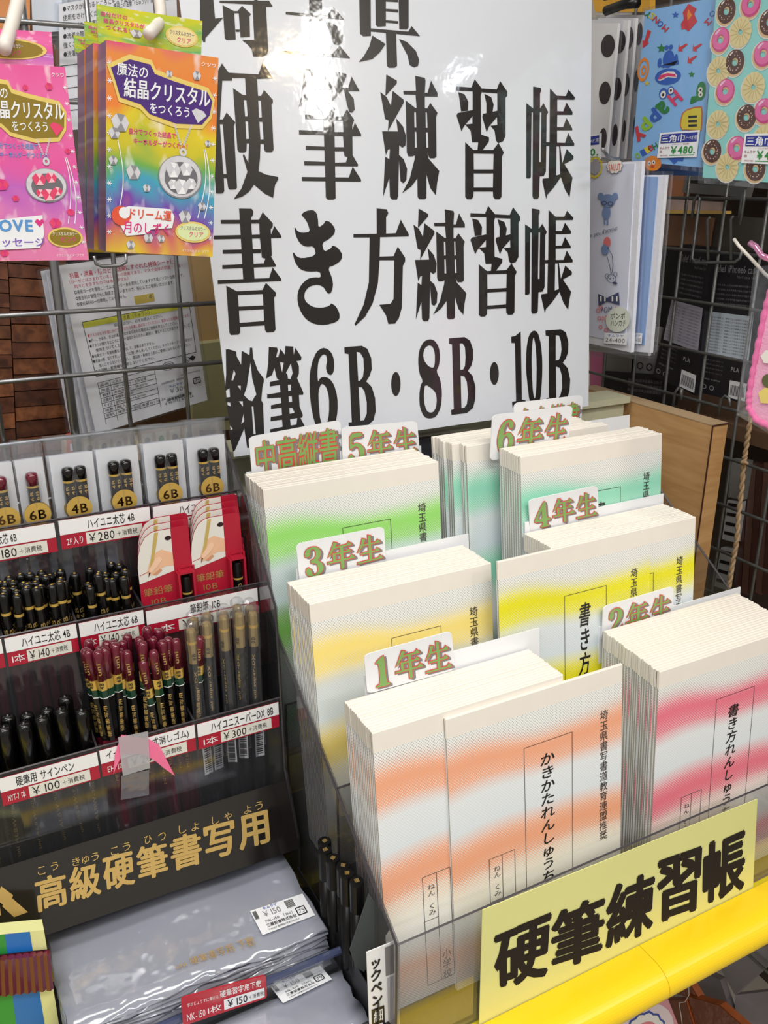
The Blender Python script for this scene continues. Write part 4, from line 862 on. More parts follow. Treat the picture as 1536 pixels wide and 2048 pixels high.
# ---------------------------------------------------------------- black markers beside the rack
MKB = M('satin black marker', (13, 13, 14), .35, spec=.3)
def marker():
    t = thing('black_marker', '', 'marker', (0, 0, 0), local=True); L = .10
    mesh('barrel', *lathe([(.0050, 0), (.0057, .004), (.0057, L-.03)], 14), MKB, t, smooth=True)
    mesh('cap', *lathe([(.0058, L-.03), (.0060, L-.002), (.0055, L), (.0005, L)], 14), MKB, t)
    V, T = layout('細', bold=.01); mesh('lettering', [(-.002+.004*u, .002-.004*v, L+.0002) for u, v, z in V], T, GOLDP, t)
    return t
tag(mesh('marker_holder', *join(box(.2320, .2425, .449, .615, -.6595, -.628), box(.2320, .2328, .449, .615, -.628, -.60)), DARK), 'narrow black holder strip the markers stand in', 'holder')  # added black strip, darkens the bare shelf between tray and rack
mk = marker()
for i, (x, y, z) in enumerate(((.2320, .5470, -.5265), (.2368, .5590, -.5285), (.2330, .5335, -.5250), (.2370, .5220, -.5250), (.2345, .5090, -.5215), (.2370, .4960, -.5195))):
    o = mk if i == 0 else dup(mk, (0, 0, 0)); setloc(o, (x, y, z-.10), (0, 0, .3*i))
    o['label'] = ['black marker at the far left of the marker cluster', 'rearmost black marker of the cluster by the rack side', 'black marker just in front of the far left one', 'black marker standing right behind the two front ones', 'second black marker from the front of the cluster', 'frontmost black marker of the cluster beside the rack'][i]
FL = M('dark grey torn card', (74, 80, 82), .4, noise=.08)
V, Fc = prism([at(a, b, 'y', .478) for a, b in [(738, 1788), (760, 1818), (781, 1848), (778, 1860), (762, 1890), (728, 1944), (712, 1935), (700, 1900)]], .001)
tag(mesh('torn_card', V, Fc, FL), 'torn dark grey card corner sticking up beside the markers', 'card')
C = [at(a, b, 'y', .452) for a, b in [(733, 1905), (795, 1880), (800, 2080), (741, 2100)]]
o = sheet('pen_header_card', C, .0008, WHITE); tag(o, 'white header card with vertical text ックペン below the markers', 'card')
pr = Print(o); pr.text('ックペン', sub(C, .08, .10, .46, .55), BLACK, 1, bold=.045, vertical=True)
pr.rect(C, .08, .58, .50, .88, BLACK, 1); pr.text('細字', sub(C, .14, .60, .44, .86), WHITE, 2, vertical=True, bold=.01)
pr.rect(C, .58, .02, .86, .30, GREYSH, 1); pr.rect(C, .62, .32, .84, .98, M('pale grey print', (178, 176, 186), .5), 1); pr.done()
#PART4
# ================================================================ beige rail behind the rack
o = mesh('wall_rail', *join(box(.235, .792, .835, .865, -.305, -.262), box(.235, .795, .828, .872, -.262, -.254)), M('olive beige rail', (186, 186, 160), .5, noise=.12, nscale=40, bump=.3)); tag(o, 'olive beige horizontal rail behind the notebook rack', 'rail')
o = mesh('steel_pipe', *tube([(.235, .825, -.33), (.795, .825, -.33)], .009, 12), WIRE, smooth=True); tag(o, 'grey steel pipe running below the beige rail', 'pipe')
# dark goods seen between the stacks
dk = M('dark packaging', (44, 44, 50), .35, noise=.15)
C = [at(a, b, 'y', .815) for a, b in [(838, 880), (912, 870), (915, 1000), (845, 1010)]]
o = sheet('dark_stationery_pack', C, .01, dk); tag(o, 'dark pack with white barcode label reading 220円 between the rear stacks', 'pack')
pr = Print(o); pr.rect(C, .35, .25, .97, .65, GLOSSW, 1); pr.text('220円＋税', sub(C, .5, .29, .95, .36), BLACK, 2)
for i in range(12): pr.rect(C, .42+.04*i, .39, .435+.04*i+(.01 if i % 3 == 0 else 0), .58, BLACK, 2)
pr.done()
C = [at(a, b, 'y', .80) for a, b in [(868, 992), (915, 984), (915, 1080), (872, 1085)]]
o = sheet('glossy_snack_pack', C, .01, swirl_mat('white yellow wrapper', [(.35, (235, 235, 235)), (.5, (240, 220, 90)), (.6, (240, 200, 190)), (.7, (60, 60, 70))], 5)); tag(o, 'glossy white and yellow wrapped pack low between the rear stacks', 'pack')
# ================================================================ left wire mesh
lm = thing('wire_grid', 'grey wire grid panel behind the pencil stand and crystal kits', 'wire grid', (.1, .9, -.4))
z = -.0512+.0615*5
for k in range(11): mesh('wire', *tube([(-.19, .8975, z-.0615*k-.001), (.40, .8975, z-.0615*k-.001)], .00235, 8), WIRE, lm, smooth=True)
for k in range(10):
    x = -.1295+.0615*k+(.006 if k == 4 else 0); mesh('wire', *tube([(x, .902, .27), (x, .902, -.44)], .00235 if k != 4 else .0045, 8), WIRE, lm, smooth=True)
# wooden mosaic panel
wd = wood_mat('reddish brown wood', (66, 36, 26), (118, 70, 48), (30, 6, 30)); wd2 = wood_mat('orange brown wood', (92, 52, 34), (150, 94, 60), (30, 6, 30))
wp = thing('wood_mosaic_panel', 'panel of short stacked reddish wood blocks behind the wire grid', 'wood panel', (.0, 1.005, -.3))
C = [at(a, b, 'y', 1.0) for a, b in [(-150, 480), (108, 505), (140, 905), (-150, 940)]]
mesh('panel_back', *slab([c+A((0, .012, 0)) for c in C], .01), M('dark wood back', (50, 30, 22), .7), wp)
us = [0, .28, .62, 1.0]
for c in range(3):
    v = 0; rnd = random.Random(c+2)
    while v < .99:
        h = min(rnd.uniform(.06, .085), 1-v); d = rnd.uniform(0, .004)
        q = sub(C, us[c]+.004, v+.003, us[c+1]-.004, v+h-.002); q = [p-A((0, d, 0)) for p in q]
        mesh('wood_block', *slab(q, .008), wd if rnd.random() < .65 else wd2, wp); v += h
# ---------------------------------------------------------------- mask packs behind the grid
PK = M('mask pack white', (240, 240, 244), .4, noise=.03); PINKI = M('pink red ink', (206, 60, 90), .5); YEL = M('caution yellow', (214, 214, 50), .4)
def mask_pack(P, y, label, full=True, group=None):
    C = [at(a, b, 'y', y) for a, b in P]; t = sheet('mask_pack', C, .004, PK); tag(t, label, 'mask pack', group)
    sheet('clear_bag', [c-A((0, .0012, 0)) for c in sub(C, -.03, -.01, 1.03, 1.01)], .0064, BAG, t)
    pr = Print(t)
    if full:
        T = pr.text; R = lambda u0, v0, u1, v1: sub(C, u0, v0, u1, v1)
        T('抗菌・消臭・防カビの効果にすぐれた特殊シート使用', R(.06, .045, .92, .078), PINKI, 1, bold=.01)
        T('（ガーゼにはさまれているシートの効果であり、マスク全体の抗菌・消臭・', R(.05, .085, .95, .107), PINKI, 1); T('防カビを示すものではありません）', R(.08, .112, .50, .134), PINKI, 1)
        T('◎高級ガーゼを使用し、ゴムはウーリー糸を使用していますので耳にソフトな感触です。', R(.07, .145, .95, .168), BLACK, 1)
        T('◎衛生的な管理の元に製造されていますので、安心してご使用いただけます。', R(.07, .180, .86, .203), BLACK, 1); T('◎蛍光染料は一切使用しておりません。', R(.07, .214, .46, .236), BLACK, 1)
        pr.rect(C, .52, .235, .68, .285, M('gold sticker', (220, 196, 90), .3, metal=.4), 1); pr.text('6', R(.64, .24, .665, .262), BLACK, 2)
        pr.rect(C, .08, .33, .96, .365, YEL, 1); T('注意（ちゅうい）', R(.40, .335, .62, .36), BLACK, 2)
        pr.line(C, [(.08, .33), (.96, .33), (.96, .66), (.10, .66), (.08, .33)], .004, BLACK, 1)
        ls = ['保護者の方へ、必ずお読みください。', '●マスクのヒモを首にかけてふざけたり乱暴に遊ばないでください。窒息などの危険があります。', '●万一、かゆみ、かぶれ等の症状があらわれた場合はご使用を中止してください。', '●マスクが触れるところにキズや湿疹があらわれた場合は、悪化することがありますので、ご', '使用をさけてください。', '●有毒ガス・有害粉塵などに対して、効果はありません。', '●洗濯の際、型くずれしないように軽く押し洗いしてください。キャラクタープリント部分は', '強くこすらないでください。漂白剤・柔軟仕上剤はご使用にならないでください。', '●洗濯機・乾燥機を使用しないでください。']
        for i, (s, u0, u1) in enumerate(zip(ls, (.32, .10, .10, .10, .14, .10, .10, .14, .10), (.72, .95, .84, .94, .40, .62, .94, .92, .60))):
            T(s, R(u0, .372+.031*i, u1, .372+.031*i+.021), PINKI if i == 1 else BLACK, 1)
        for j in range(8): pr.line(C, [(.10, .70+.032*j), (.58, .70+.032*j)], .003, BLACK, 1)
        for u in (.10, .20, .58): pr.line(C, [(u, .70), (u, .96)], .003, BLACK, 1)
        for j, (a, b) in enumerate((('品名', 'マスク'), ('用途', 'かぜ・ほこり・花粉対策'), ('素材', '本体ガーゼ／綿100％'), ('抗菌剤', '有機系抗菌剤'), ('サイズ', '約90mm×65mm'), ('枚数', '1枚入'), ('発売元', '東京都大田区南雪谷1-28-24'))):
            T(a, R(.115, .707+.032*j, .185, .707+.032*j+.018), BLACK, 1); T(b, R(.215, .707+.032*j, .215+.026*len(b), .707+.032*j+.018), BLACK, 1)
        pr.ell(C, .70, .705, .055, .028, BLACK, 1, hole=.88); pr.ell(C, .70, .705, .035, .017, BLACK, 1, hole=.8)
        pr.ell(C, .86, .695, .035, .022, BLACK, 1, hole=.85); T('抗', R(.84, .683, .88, .708), BLACK, 1, bold=.01); pr.uv(C, [(.89, .69), (.92, .675), (.95, .69), (.92, .715)], BLACK, 1)
        T('JHPIA', R(.84, .725, .93, .74), BLACK, 1); T('日本製衛材使用　縫製中国', R(.62, .80, .82, .815), BLACK, 1); T('www.showanote.co.jp', R(.80, .778, .97, .792), BLACK, 1)
        pr.rect(C, .64, .825, .86, .905, GLOSSW, 1); T('キムラヤ', R(.68, .83, .80, .845), M('blue stamp', (30, 80, 170), .5), 2, bold=.01); T('￥300', R(.68, .855, .83, .885), GREYSH, 2, bold=.01)
        for i in range(22): pr.rect(C, .64+.0105*i, .912, .645+.0105*i+(.002 if i % 3 else 0), .93, BLACK, 2)
        T('4 901772 639026', R(.62, .934, .88, .95), BLACK, 1); pr.line(C, [(.90, .83), (.96, .83), (.96, .865), (.90, .865), (.90, .83)], .007, BLACK, 1); T('プラ', R(.91, .838, .95, .858), BLACK, 1, bold=.01)
    else:
        for i in range(6): pr.ell(C, .06, .40+.035*i, .010, .006, BLACK, 1, seg=8)
        pr.rect(C, .04, .33, .5, .365, YEL, 1)
    pr.done(); return t
# quads lie in planes behind the grid; the front pack first
mask_pack([(118, 532), (372, 498), (415, 800), (192, 868)], .925, 'front mask pack with caution text and ￥300 sticker behind the wire grid')
for k in range(4):
    d = 9*(k+1)
    mask_pack([(118-d, 536+d*.2), (340-d, 505), (395-d, 800), (190-d*1.3, 872+d*.1)], .932+.008*k, '%s mask pack from the front on the lower hook' % ORD[k+1], False, 'mask packs behind the front pack, lower hook')
C = [at(a, b, 'y', .93) for a, b in [(118, 8), (352, -30), (362, 240), (122, 262)]]
t = sheet('mask_pack', C, .004, PK); tag(t, 'upper mask pack with small black instructions behind the crystal kits', 'mask pack'); pr = Print(t)
for i, s in enumerate(['●マスクが触れるところにキズや湿疹があらわれた場合は', '使用をさけてください。', '●有毒ガス・有害粉塵などに対して', '●洗濯の際、型くずれしないよう', '強くこすらないでください。', '●洗濯機・乾燥機を使用']):
    pr.text(s, sub(C, .03, .02+.07*i, .03+.034*len(s), .02+.07*i+.045), BLACK, 1)
pr.text('使用上の注意（ちゅうい）商品を取り出して', sub(C, .45, .06, .98, .10), BLACK, 1)
for j in range(5): pr.line(C, [(.0, .48+.09*j), (.2, .48+.09*j)], .006, BLACK, 1)
pr.done()
sheet('clear_bag', [c-A((0, .0012, 0)) for c in sub(C, -.03, -.01, 1.03, 1.03)], .0064, BAG, t)
for k in range(5):
    x = 62+k*11
    C = [at(a, b, 'y', .935+.006*k) for a, b in [(x, -30), (x+60, -30), (x+66, 62+8*k), (x+4, 66+8*k)]]
    o = sheet('folded_bag', C, .003, M('pale blue white pack', (206, 214, 226), .35)); tag(o, 'pale blue-white folded pack at the top left, %s from the left' % ORD[k], 'pack', 'pale folded packs at the top left')
# lower strip of small picture tags
C = [at(a, b, 'y', .955) for a, b in [(128, 882), (398, 845), (402, 905), (130, 940)]]
o = sheet('picture_tag_box', C, .02, M('beige tag tray', (206, 180, 140), .5, noise=.1)); tag(o, 'beige tray with a row of tiny picture tags below the mask packs', 'tray')
for k in range(9):
    q = sub(C, .03+.105*k, .12, .11+.105*k, .75); q = [p-A((0, .0015, 0)) for p in q]; tgm = sheet('picture_tag', q, .001, M('cream tag', (228, 218, 192), .5), o)
    p2 = Print(tgm); m_ = M(*[('tag green', (70, 140, 50)), ('tag yellow', (214, 180, 50)), ('tag brown', (110, 80, 60)), ('tag grey', (150, 145, 140))][[2, 3, 2, 3, 1, 3, 0, 2, 3][k]])
    p2.ell(q, .5, .38, .26, .20, m_, 1, seg=10); p2.rect(q, .32, .56, .68, .88, m_, 1); p2.done()
C = [at(a, b, 'y', .95) for a, b in [(134, 872), (160, 866), (162, 925), (136, 928)]]
o = sheet('orange_pack', C, .01, M('orange white pack', (214, 92, 60), .4)); tag(o, 'small orange pack beside the picture tag tray', 'pack'); pr = Print(o); pr.rect(C, .2, .3, .8, .55, GLOSSW, 1); pr.done()
C = [at(a, b, 'y', 1.04) for a, b in [(330, 480), (440, 480), (450, 800), (345, 800)]]
o = sheet('door_frame_board', C, .02, M('tan board', (206, 172, 122), .6)); tag(o, 'tan board edge behind the mask packs, left of the poster', 'board')
C = [at(a, b, 'y', 1.02) for a, b in [(385, 690), (470, 680), (470, 860), (385, 860)]]
o = sheet('beige_box_row', C, .02, M('pale olive box', (196, 196, 150), .6)); tag(o, 'pale olive box low behind the grid at the left edge of the poster', 'box')
# dark fixture behind the left side
BG = M('dim shelf brown', (104, 72, 50), .7, noise=.35, nscale=7)
o = mesh('back_fixture', *join(box(-.5, .46, 1.10, 1.13, -.75, .55)), BG); tag(o, 'dim brown shop fixture behind the left wire grid', 'fixture')
for i, (P, c, lb) in enumerate((([(135, 505), (330, 480), (330, 545), (135, 560)], (30, 28, 30), 'black band of packaging above the mask packs'), ([(-40, -40), (60, -40), (60, 110), (-40, 110)], (214, 140, 80), 'orange-lit goods behind the upper left corner'), ([(150, 250), (240, 250), (250, 340), (150, 340)], (120, 110, 105), 'greyish goods behind the crystal kits'), ([(148, 395), (172, 395), (178, 520), (150, 520)], (210, 170, 120), 'tan item seen left of the rainbow crystal kit'))):
    C = [at(a, b, 'y', 1.08-.01*i) for a, b in P]; o = sheet('shelf_goods', C, .01, M('goods colour %d' % i, c, .5, noise=.2, nscale=30)); tag(o, lb, 'goods')
# ================================================================ crystal kits
RB = swirl_mat('rainbow print', [(0, (214, 60, 130)), (.10, (226, 140, 70)), (.24, (232, 130, 60)), (.34, (222, 200, 50)), (.44, (200, 190, 50)), (.52, (110, 170, 80)), (.62, (70, 160, 190)), (.70, (120, 70, 170)), (.80, (206, 110, 100)), (.90, (222, 190, 50)), (1, (110, 50, 150))], 1.6, grad=(.85, 1.0))
PKM = swirl_mat('pink print', [(0, (226, 80, 150)), (.2, (232, 110, 170)), (.45, (226, 90, 160)), (.6, (190, 100, 190)), (.75, (226, 130, 180)), (1, (226, 120, 160))], 1.6, grad=(.85, 1.0))
SIDE = swirl_mat('violet side print', [(.3, (120, 110, 150)), (.5, (150, 110, 150)), (.7, (196, 150, 90))], 3)
PURP = M('banner purple', (74, 42, 122), .35); BGOLD = M('banner gold outline', (226, 200, 110), .35); OLIVE = M('banner olive gold', (140, 118, 34), .35)
SILV = M('printed silver', (206, 206, 212), .3, noise=.15, nscale=300); SIL2 = M('printed grey facet', (140, 140, 146), .35); PNK = M('printed magenta', (216, 50, 130), .4); ORG = M('printed orange red', (224, 88, 60), .4); HEAD = swirl_mat('header green yellow', [(.3, (80, 170, 110)), (.5, (190, 200, 50)), (.65, (226, 200, 40)), (.8, (230, 140, 60))], 1.6)
PGEM = M('printed pink gem', (226, 70, 110), .3, noise=.2, nscale=200); LBLUE = M('printed blue', (90, 150, 210), .4)
def gem(pr, C, u, v, s, m1, m2, asp, L=1):
    pr.uv(C, [(u-s, v-.3*s*asp), (u-.4*s, v-s*asp), (u+.5*s, v-.9*s*asp), (u+s, v-.1*s*asp), (u+.6*s, v+.8*s*asp), (u-.5*s, v+.9*s*asp)], m1, L+1)
    pr.uv(C, [(u-.4*s, v-s*asp), (u+.5*s, v-.9*s*asp), (u+.1*s, v-.1*s*asp)], m2, L+2); pr.uv(C, [(u+.1*s, v-.1*s*asp), (u+.6*s, v+.8*s*asp), (u-.5*s, v+.9*s*asp)], m2, L+2)
def crystal_kit(P, y, kind, label, detail=True, group=None, header=None):
    C = [at(a, b, 'y', y) for a, b in P]; t = thing('crystal_kit', label, 'craft kit', C[3], group)
    main = RB if kind == 'rainbow' else PKM
    V, Fc = slab(C, .028); b = mesh('box_body', V, Fc, [main, SIDE], t, uv=SUV)
    for i in range(1, 6): b.data.polygons[i].material_index = 1
    asp = np.linalg.norm(A(C[1])-C[0])/np.linalg.norm(A(C[3])-C[0]); gm = (SILV, SIL2) if kind == 'rainbow' else (PGEM, PNK)
    if header:
        Hc = [at(a, b, 'y', y+.030) for a, b in header]; h = sheet('hanging_header', Hc, .0008, HEAD if kind == 'rainbow' else PKM, t)
        ph = Print(h)
        if kind == 'rainbow':
            for i, s in enumerate(('自分だけの', '結晶クリスタルが', 'つくれる！')): ph.text(s, sub(Hc, .04+.02*i, .16+.17*i, (.28, .44, .30)[i], .29+.17*i), PNK, 1, bold=.012)
            gem(ph, Hc, .36, .62, .06, SILV, SIL2, 1.8)
        ph.ell(Hc, .80 if kind == 'rainbow' else .58, .5, .16 if kind == 'rainbow' else .36, .27, BGOLD, 1); ph.ell(Hc, .80 if kind == 'rainbow' else .58, .5, .14 if kind == 'rainbow' else .32, .23, M('badge fill', (226, 214, 150), .4) if kind == 'rainbow' else OLIVE, 2)
        uc = .80 if kind == 'rainbow' else .58
        ph.text('クリスタルのカラー', sub(Hc, uc-.12, .36, uc+.12, .47), PURP if kind == 'rainbow' else GLOSSW, 3); ph.text('クリア' if kind == 'rainbow' else 'ピンク', sub(Hc, uc-.05, .52, uc+.09, .66), PNK, 3, bold=.01)
        ph.done()
    if detail:
        pr = Print(t); n = normal(C)
        ban = [(.04, .12), (.20, .07), (.38, .08), (.42, .12), (.58, .14), (.90, .17), (.95, .21), (.93, .28), (.86, .33), (.62, .34), (.38, .31), (.30, .27), (.12, .25), (.08, .18)]
        if kind == 'pink': ban = [(u-.02, v+.02) for u, v in ban]
        pr.uv(C, inflate(ban, .022), BGOLD, 2); pr.uv(C, ban, PURP if kind == 'rainbow' else OLIVE, 3)
        o_ = .0 if kind == 'rainbow' else .02
        pr.text('魔法の', sub(C, .09, .09+o_, .36, .15+o_), GLOSSW, 4, bold=.012); pr.text('結晶クリスタル', sub(C, .15, .155+o_, .93, .245+o_), GLOSSW, 4, bold=.015, thick=.01)
        pr.text('をつくろう', sub(C, .38, .255+o_, .74, .305+o_), GLOSSW, 4, bold=.012); pr.uv(C, [(.76, .27+o_), (.80, .255+o_), (.87, .265+o_), (.90, .285+o_), (.82, .325+o_)], gm[0], 4)
        pr.text('自分でつくった結晶で', sub(C, .20, .385, .62, .415), PNK if kind == 'rainbow' else LBLUE, 1, bold=.012); pr.text('キーホルダーがつくれる！', sub(C, .24, .43, .73, .46), PNK if kind == 'rainbow' else LBLUE, 1, bold=.012)
        # pendant: chain, ring, dome with crystals
        for i in range(9): pr.ell(C, .60+.008*i, .34+.012*i, .010, .006, SILV, 2, seg=8, hole=.4); pr.ell(C, .76-.008*i, .34+.012*i+.0, .010, .006, SILV, 2, seg=8, hole=.4)
        pr.ell(C, .69, .475, .035, .021, SILV, 2, hole=.4)
        pr.ell(C, .67, .60, .205, .205*asp*.92, SIL2, 2, seg=32); pr.ell(C, .668, .598, .195, .195*asp*.92, SILV, 3, seg=32); pr.ell(C, .675, .605, .155, .155*asp*.92, M('pendant shade', (112, 110, 116), .2), 4, seg=28)
        for (u, v, s) in ((.60, .57, .07), (.72, .56, .06), (.68, .65, .07), (.77, .63, .05), (.60, .64, .045)): gem(pr, C, u, v, s, *( (SILV, M('white facet', (236, 236, 240), .2)) if kind == 'rainbow' else (PGEM, M('pale pink facet', (240, 190, 200), .2))), asp, 4)
        for (u, v, s) in ((.12, .37, .08), (.07, .42, .05), (.24, .60, .065), (.36, .67, .035), (.80, .10, .04), (.88, .74, .04), (.38, .92, .045), (.50, .92, .035), (.22, .96, .04), (.72, .80, .06), (.55, .11, .03), (.06, .55, .04), (.92, .42, .03)): gem(pr, C, u, v, s, gm[0], gm[1], asp)
        S = [(.05, .80), (.20, .765), (.58, .765), (.62, .80), (.60, .86), (.40, .875), (.36, .90), (.18, .915), (.12, .86)]
        if kind == 'rainbow':
            pr.uv(C, S, GLOSSW, 4); pr.ell(C, .13, .815, .085, .085*asp, ORG, 5); pr.ell(C, .16, .80, .05, .05*asp, GLOSSW, 6)
            pr.text('ドリーム運', sub(C, .21, .775, .59, .825), ORG, 7, bold=.014); pr.text('月のしずく', sub(C, .15, .84, .57, .90), PNK, 5, bold=.014)
        else:
            pr.uv(C, [(-.1, .80), (.60, .755), (.60, .86), (.55, .93), (-.1, .95)], GLOSSW, 4)
            pr.text('LOVE', sub(C, .10, .78, .50, .845), LBLUE, 5, bold=.04); pr.text('天使のメッセージ', sub(C, -.22, .875, .60, .925), M('printed violet', (130, 90, 190), .4), 5, bold=.014); pr.uv(C, [(.52, .79), (.545, .775), (.57, .785), (.595, .775), (.61, .79), (.565, .82)], PNK, 5)
        pr.ell(C, .80, .875, .17, .055, BGOLD, 2, seg=24); pr.ell(C, .80, .875, .15, .045, M('badge pale', (214, 226, 170), .4) if kind == 'rainbow' else OLIVE, 3, seg=24)
        pr.text('クリスタルのカラー', sub(C, .68, .845, .92, .865), PURP if kind == 'rainbow' else GLOSSW, 4); pr.text('クリア' if kind == 'rainbow' else 'ピンク', sub(C, .76, .872, .90, .90), PNK, 4, bold=.01)
        pr.text('クツワ', sub(C, .84, .03, .975, .05), GLOSSW, 1, bold=.012); pr.text('イラストは イメージです', sub(C, .70, .965, .96, .98), GLOSSW, 1)
        for a in (.03, .97):
            for i in range(11):
                for q in range(3):
                    an = q*math.pi/3; du, dv = .022*math.cos(an), .022*asp*math.sin(an); v = .1+.08*i; pr.line(C, [(a-du, v-dv), (a+du, v+dv)], .004, GLOSSW, 1)
        # swash curves
        for ph_, u0 in ((0, .90), (.5, .86), (0, .10)):
            pts = [(u0+.05*math.sin(3*s+ph_), .45+.35*s) for s in np.linspace(0, 1, 14)]; pr.line(C, pts, .008, GLOSSW, 1)
        pr.done()
    return t
crystal_kit([(212, 80), (437, 116), (425, 514), (212, 503)], .660, 'rainbow', 'rainbow crystal-growing kit box with purple title banner, front of its hook', True, None, [(192, 8), (405, 42), (402, 118), (196, 84)])
crystal_kit([(186, 86), (399, 122), (389, 510), (188, 500)], .6915, 'rainbow', 'second rainbow crystal kit hanging behind the front one', False, None, [(168, 42), (372, 78), (366, 122), (170, 88)])
crystal_kit([(168, 98), (370, 134), (362, 512), (172, 504)], .723, 'rainbow', 'third rainbow crystal kit, rearmost on the hook', False, None, [(147, 70), (350, 106), (346, 142), (150, 104)])
crystal_kit([(-60, 124), (130, 134), (177, 520), (-40, 522)], .640, 'pink', 'pink crystal-growing kit box cut off by the left edge', True, None, [(-100, 52), (103, 64), (108, 140), (-96, 132)])
def hook(P, y0, y1, name, label, r, m):
    n = len(P); pts = [at(a, b, 'y', y0+(y1-y0)*i/(n-1)) for i, (a, b) in enumerate(P)]
    o = mesh(name, *tube(pts, r, 10), m, smooth=True); return tag(o, label, 'hook')
PLW = M('milky plastic', (214, 208, 200), .35, noise=.05)
hook([(297, 68), (306, 60), (317, 48), (322, 30), (320, 10), (316, -20)], .672, .72, 'plastic_hook', 'milky plastic hook through the rainbow kit header', .0042, PLW)
hook([(8, 98), (14, 80), (24, 50), (34, 10), (40, -20)], .655, .70, 'plastic_hook', 'milky plastic hook above the pink kit', .0045, PLW)
hook([(188, 512), (192, 528), (205, 533), (240, 531), (252, 524), (252, 508)], .88, .88, 'wire_loop', 'bent steel wire loop on the grid below the rainbow kit', .0016, WIRE)
# ================================================================ right wooden board and right grid
wb = wood_mat('tan birch board', (176, 132, 84), (198, 156, 106), (4, 4, 30), .4)
o = mesh('wooden_side_board', *box(.800, .8245, .695, .93, -.70+.04, -.262), wb); tag(o, 'tan wooden side board with dark seam standing right of the mint notebooks', 'board')
mesh('board_seam', *join(box(.7992, .8004, .6942, .6957, -.655, -.2615), box(.8, .8246, .6940, .6952, -.2632, -.2615)), M('dark seam', (70, 34, 20), .6), o)
mesh('board_top', *box(.7995, .825, .6955, .93, -.2622, -.2612), M('greyed wood top', (176, 150, 118), .5, noise=.1), o)
rm = thing('wire_grid', 'dark galvanised wire grid on the right side holding hooks', 'wire grid', (.89, .7, -.3))
for k in range(23):
    z = .3605-.0625*k
    mesh('wire', *tube([(.889, .10, z), (.889, 1.05, z)], .0022, 6), WIRED, rm, smooth=True)
for k in range(15):
    y = .0915+.0624*k+.0252
    mesh('wire', *tube([(.893, y, .40), (.893, y, -1.02)], .0022, 6), WIRED, rm, smooth=True)
# ---------------------------------------------------------------- bandanas
def px_x(P, x): return [at(a, b, 'x', x) for a, b in P]
AQ = M('aqua cloth', (150, 220, 214), .6, noise=.03, nscale=150); SKY = M('sky blue cloth', (140, 192, 242), .6, noise=.03, nscale=150); POLK = M('white cloth', (240, 238, 238), .6, noise=.03); PDOT = M('dark brown dot', (48, 34, 38), .6)
GREENT = M('price green', (40, 140, 60), .4); NAVY = M('price navy', (44, 56, 150), .4); BROWNT = M('price brown', (150, 60, 60), .4)
def price_sticker(parent, C):
    s = sheet('price_sticker', [c-A((.0016, 0, 0)) for c in C], .0003, GLOSSW, parent); C = [c-A((.0016, 0, 0)) for c in C]; pr = Print(s)
    pr.rect(C, .05, .07, .96, .42, NAVY, 1); pr.text('三角巾', sub(C, .07, .10, .66, .40), GLOSSW, 2, bold=.012); pr.text('1〜9才用', sub(C, .69, .18, .95, .34), GLOSSW, 2)
    pr.text('キムラヤ', sub(C, .05, .56, .30, .66), BROWNT, 1, bold=.01); pr.text('価', sub(C, .05, .70, .12, .80), BROWNT, 1); pr.text('（ハンドメイド風仕様）', sub(C, .36, .45, .78, .52), BROWNT, 1); pr.text('￥480.', sub(C, .34, .56, .95, .86), GREENT, 1, bold=.025); pr.rect(C, .32, .90, .94, .925, GREENT, 1); pr.text('（税抜き価格）', sub(C, .07, .88, .28, .94), BROWNT, 1); pr.done()
DB = M('chocolate icing', (84, 48, 34), .5, noise=.1); DP = M('pink icing', (232, 110, 170), .5); DPD = M('pink icing shade', (212, 72, 136), .5); DC = M('cream cruller', (232, 216, 160), .5, noise=.05); DT = M('dough tan', (226, 190, 140), .5); SPR = M('sprinkle', (236, 200, 180), .5); WH = M('printed pure white', (240, 236, 228), .5)
def donut(pr, C, u, v, r, kind, asp):
    ra = r*asp
    pr.ell(C, u-.1*r, v+.12*ra, r*1.05, ra*1.05, WH, 1, hole=.3); pr.ell(C, u-.08*r, v+.10*ra, r*.98, ra*.98, DT if kind != 'c' else DC, 2, hole=.28)
    if kind == 'b':
        pr.ell(C, u, v, r*.92, ra*.92, DB, 3, hole=.32)
        for k in range(16): a = k*2.4; q = .5+.3*((k*7) % 5)/5; pr.ell(C, u+r*q*math.cos(a), v+ra*q*math.sin(a), r*.05, ra*.05, SPR, 4, seg=6)
        pr.uv(C, [(u-.6*r, v-.55*ra), (u-.45*r, v-.7*ra), (u-.2*r, v-.8*ra), (u-.3*r, v-.65*ra), (u-.5*r, v-.48*ra)], WH, 4)
    elif kind == 'p':
        pr.ell(C, u, v, r*.92, ra*.92, DPD, 3, hole=.34); pr.ell(C, u-.03*r, v-.06*ra, r*.82, ra*.8, DP, 4, hole=.42)
        pr.uv(C, [(u-.6*r, v-.5*ra), (u-.3*r, v-.75*ra), (u, v-.8*ra), (u-.2*r, v-.6*ra), (u-.5*r, v-.35*ra)], M('pink gloss', (246, 200, 224), .4), 5)
    else:
        pr.ell(C, u, v, r, ra, DC, 3, hole=.2, seg=48, wob=.04, nw=14)
        for k in range(14): a = k*2*math.pi/14; pr.line(C, [(u+.25*r*math.cos(a), v+.25*ra*math.sin(a)), (u+.9*r*math.cos(a+.25), v+.9*ra*math.sin(a+.25))], .006, M('cruller groove', (212, 190, 128), .5), 4)
def cloth(name, P, x, m, label, cat='bandana', group=None, bag=True, t=.006):
    C = px_x(P, x); o = sheet(name, C, t, m); tag(o, label, cat, group)
    if bag: sheet('clear_bag', [c-A((.0012, 0, 0)) for c in sub(C, -.035, -.02, 1.035, 1.03)], t+.003, BAG, o)
    return o, C
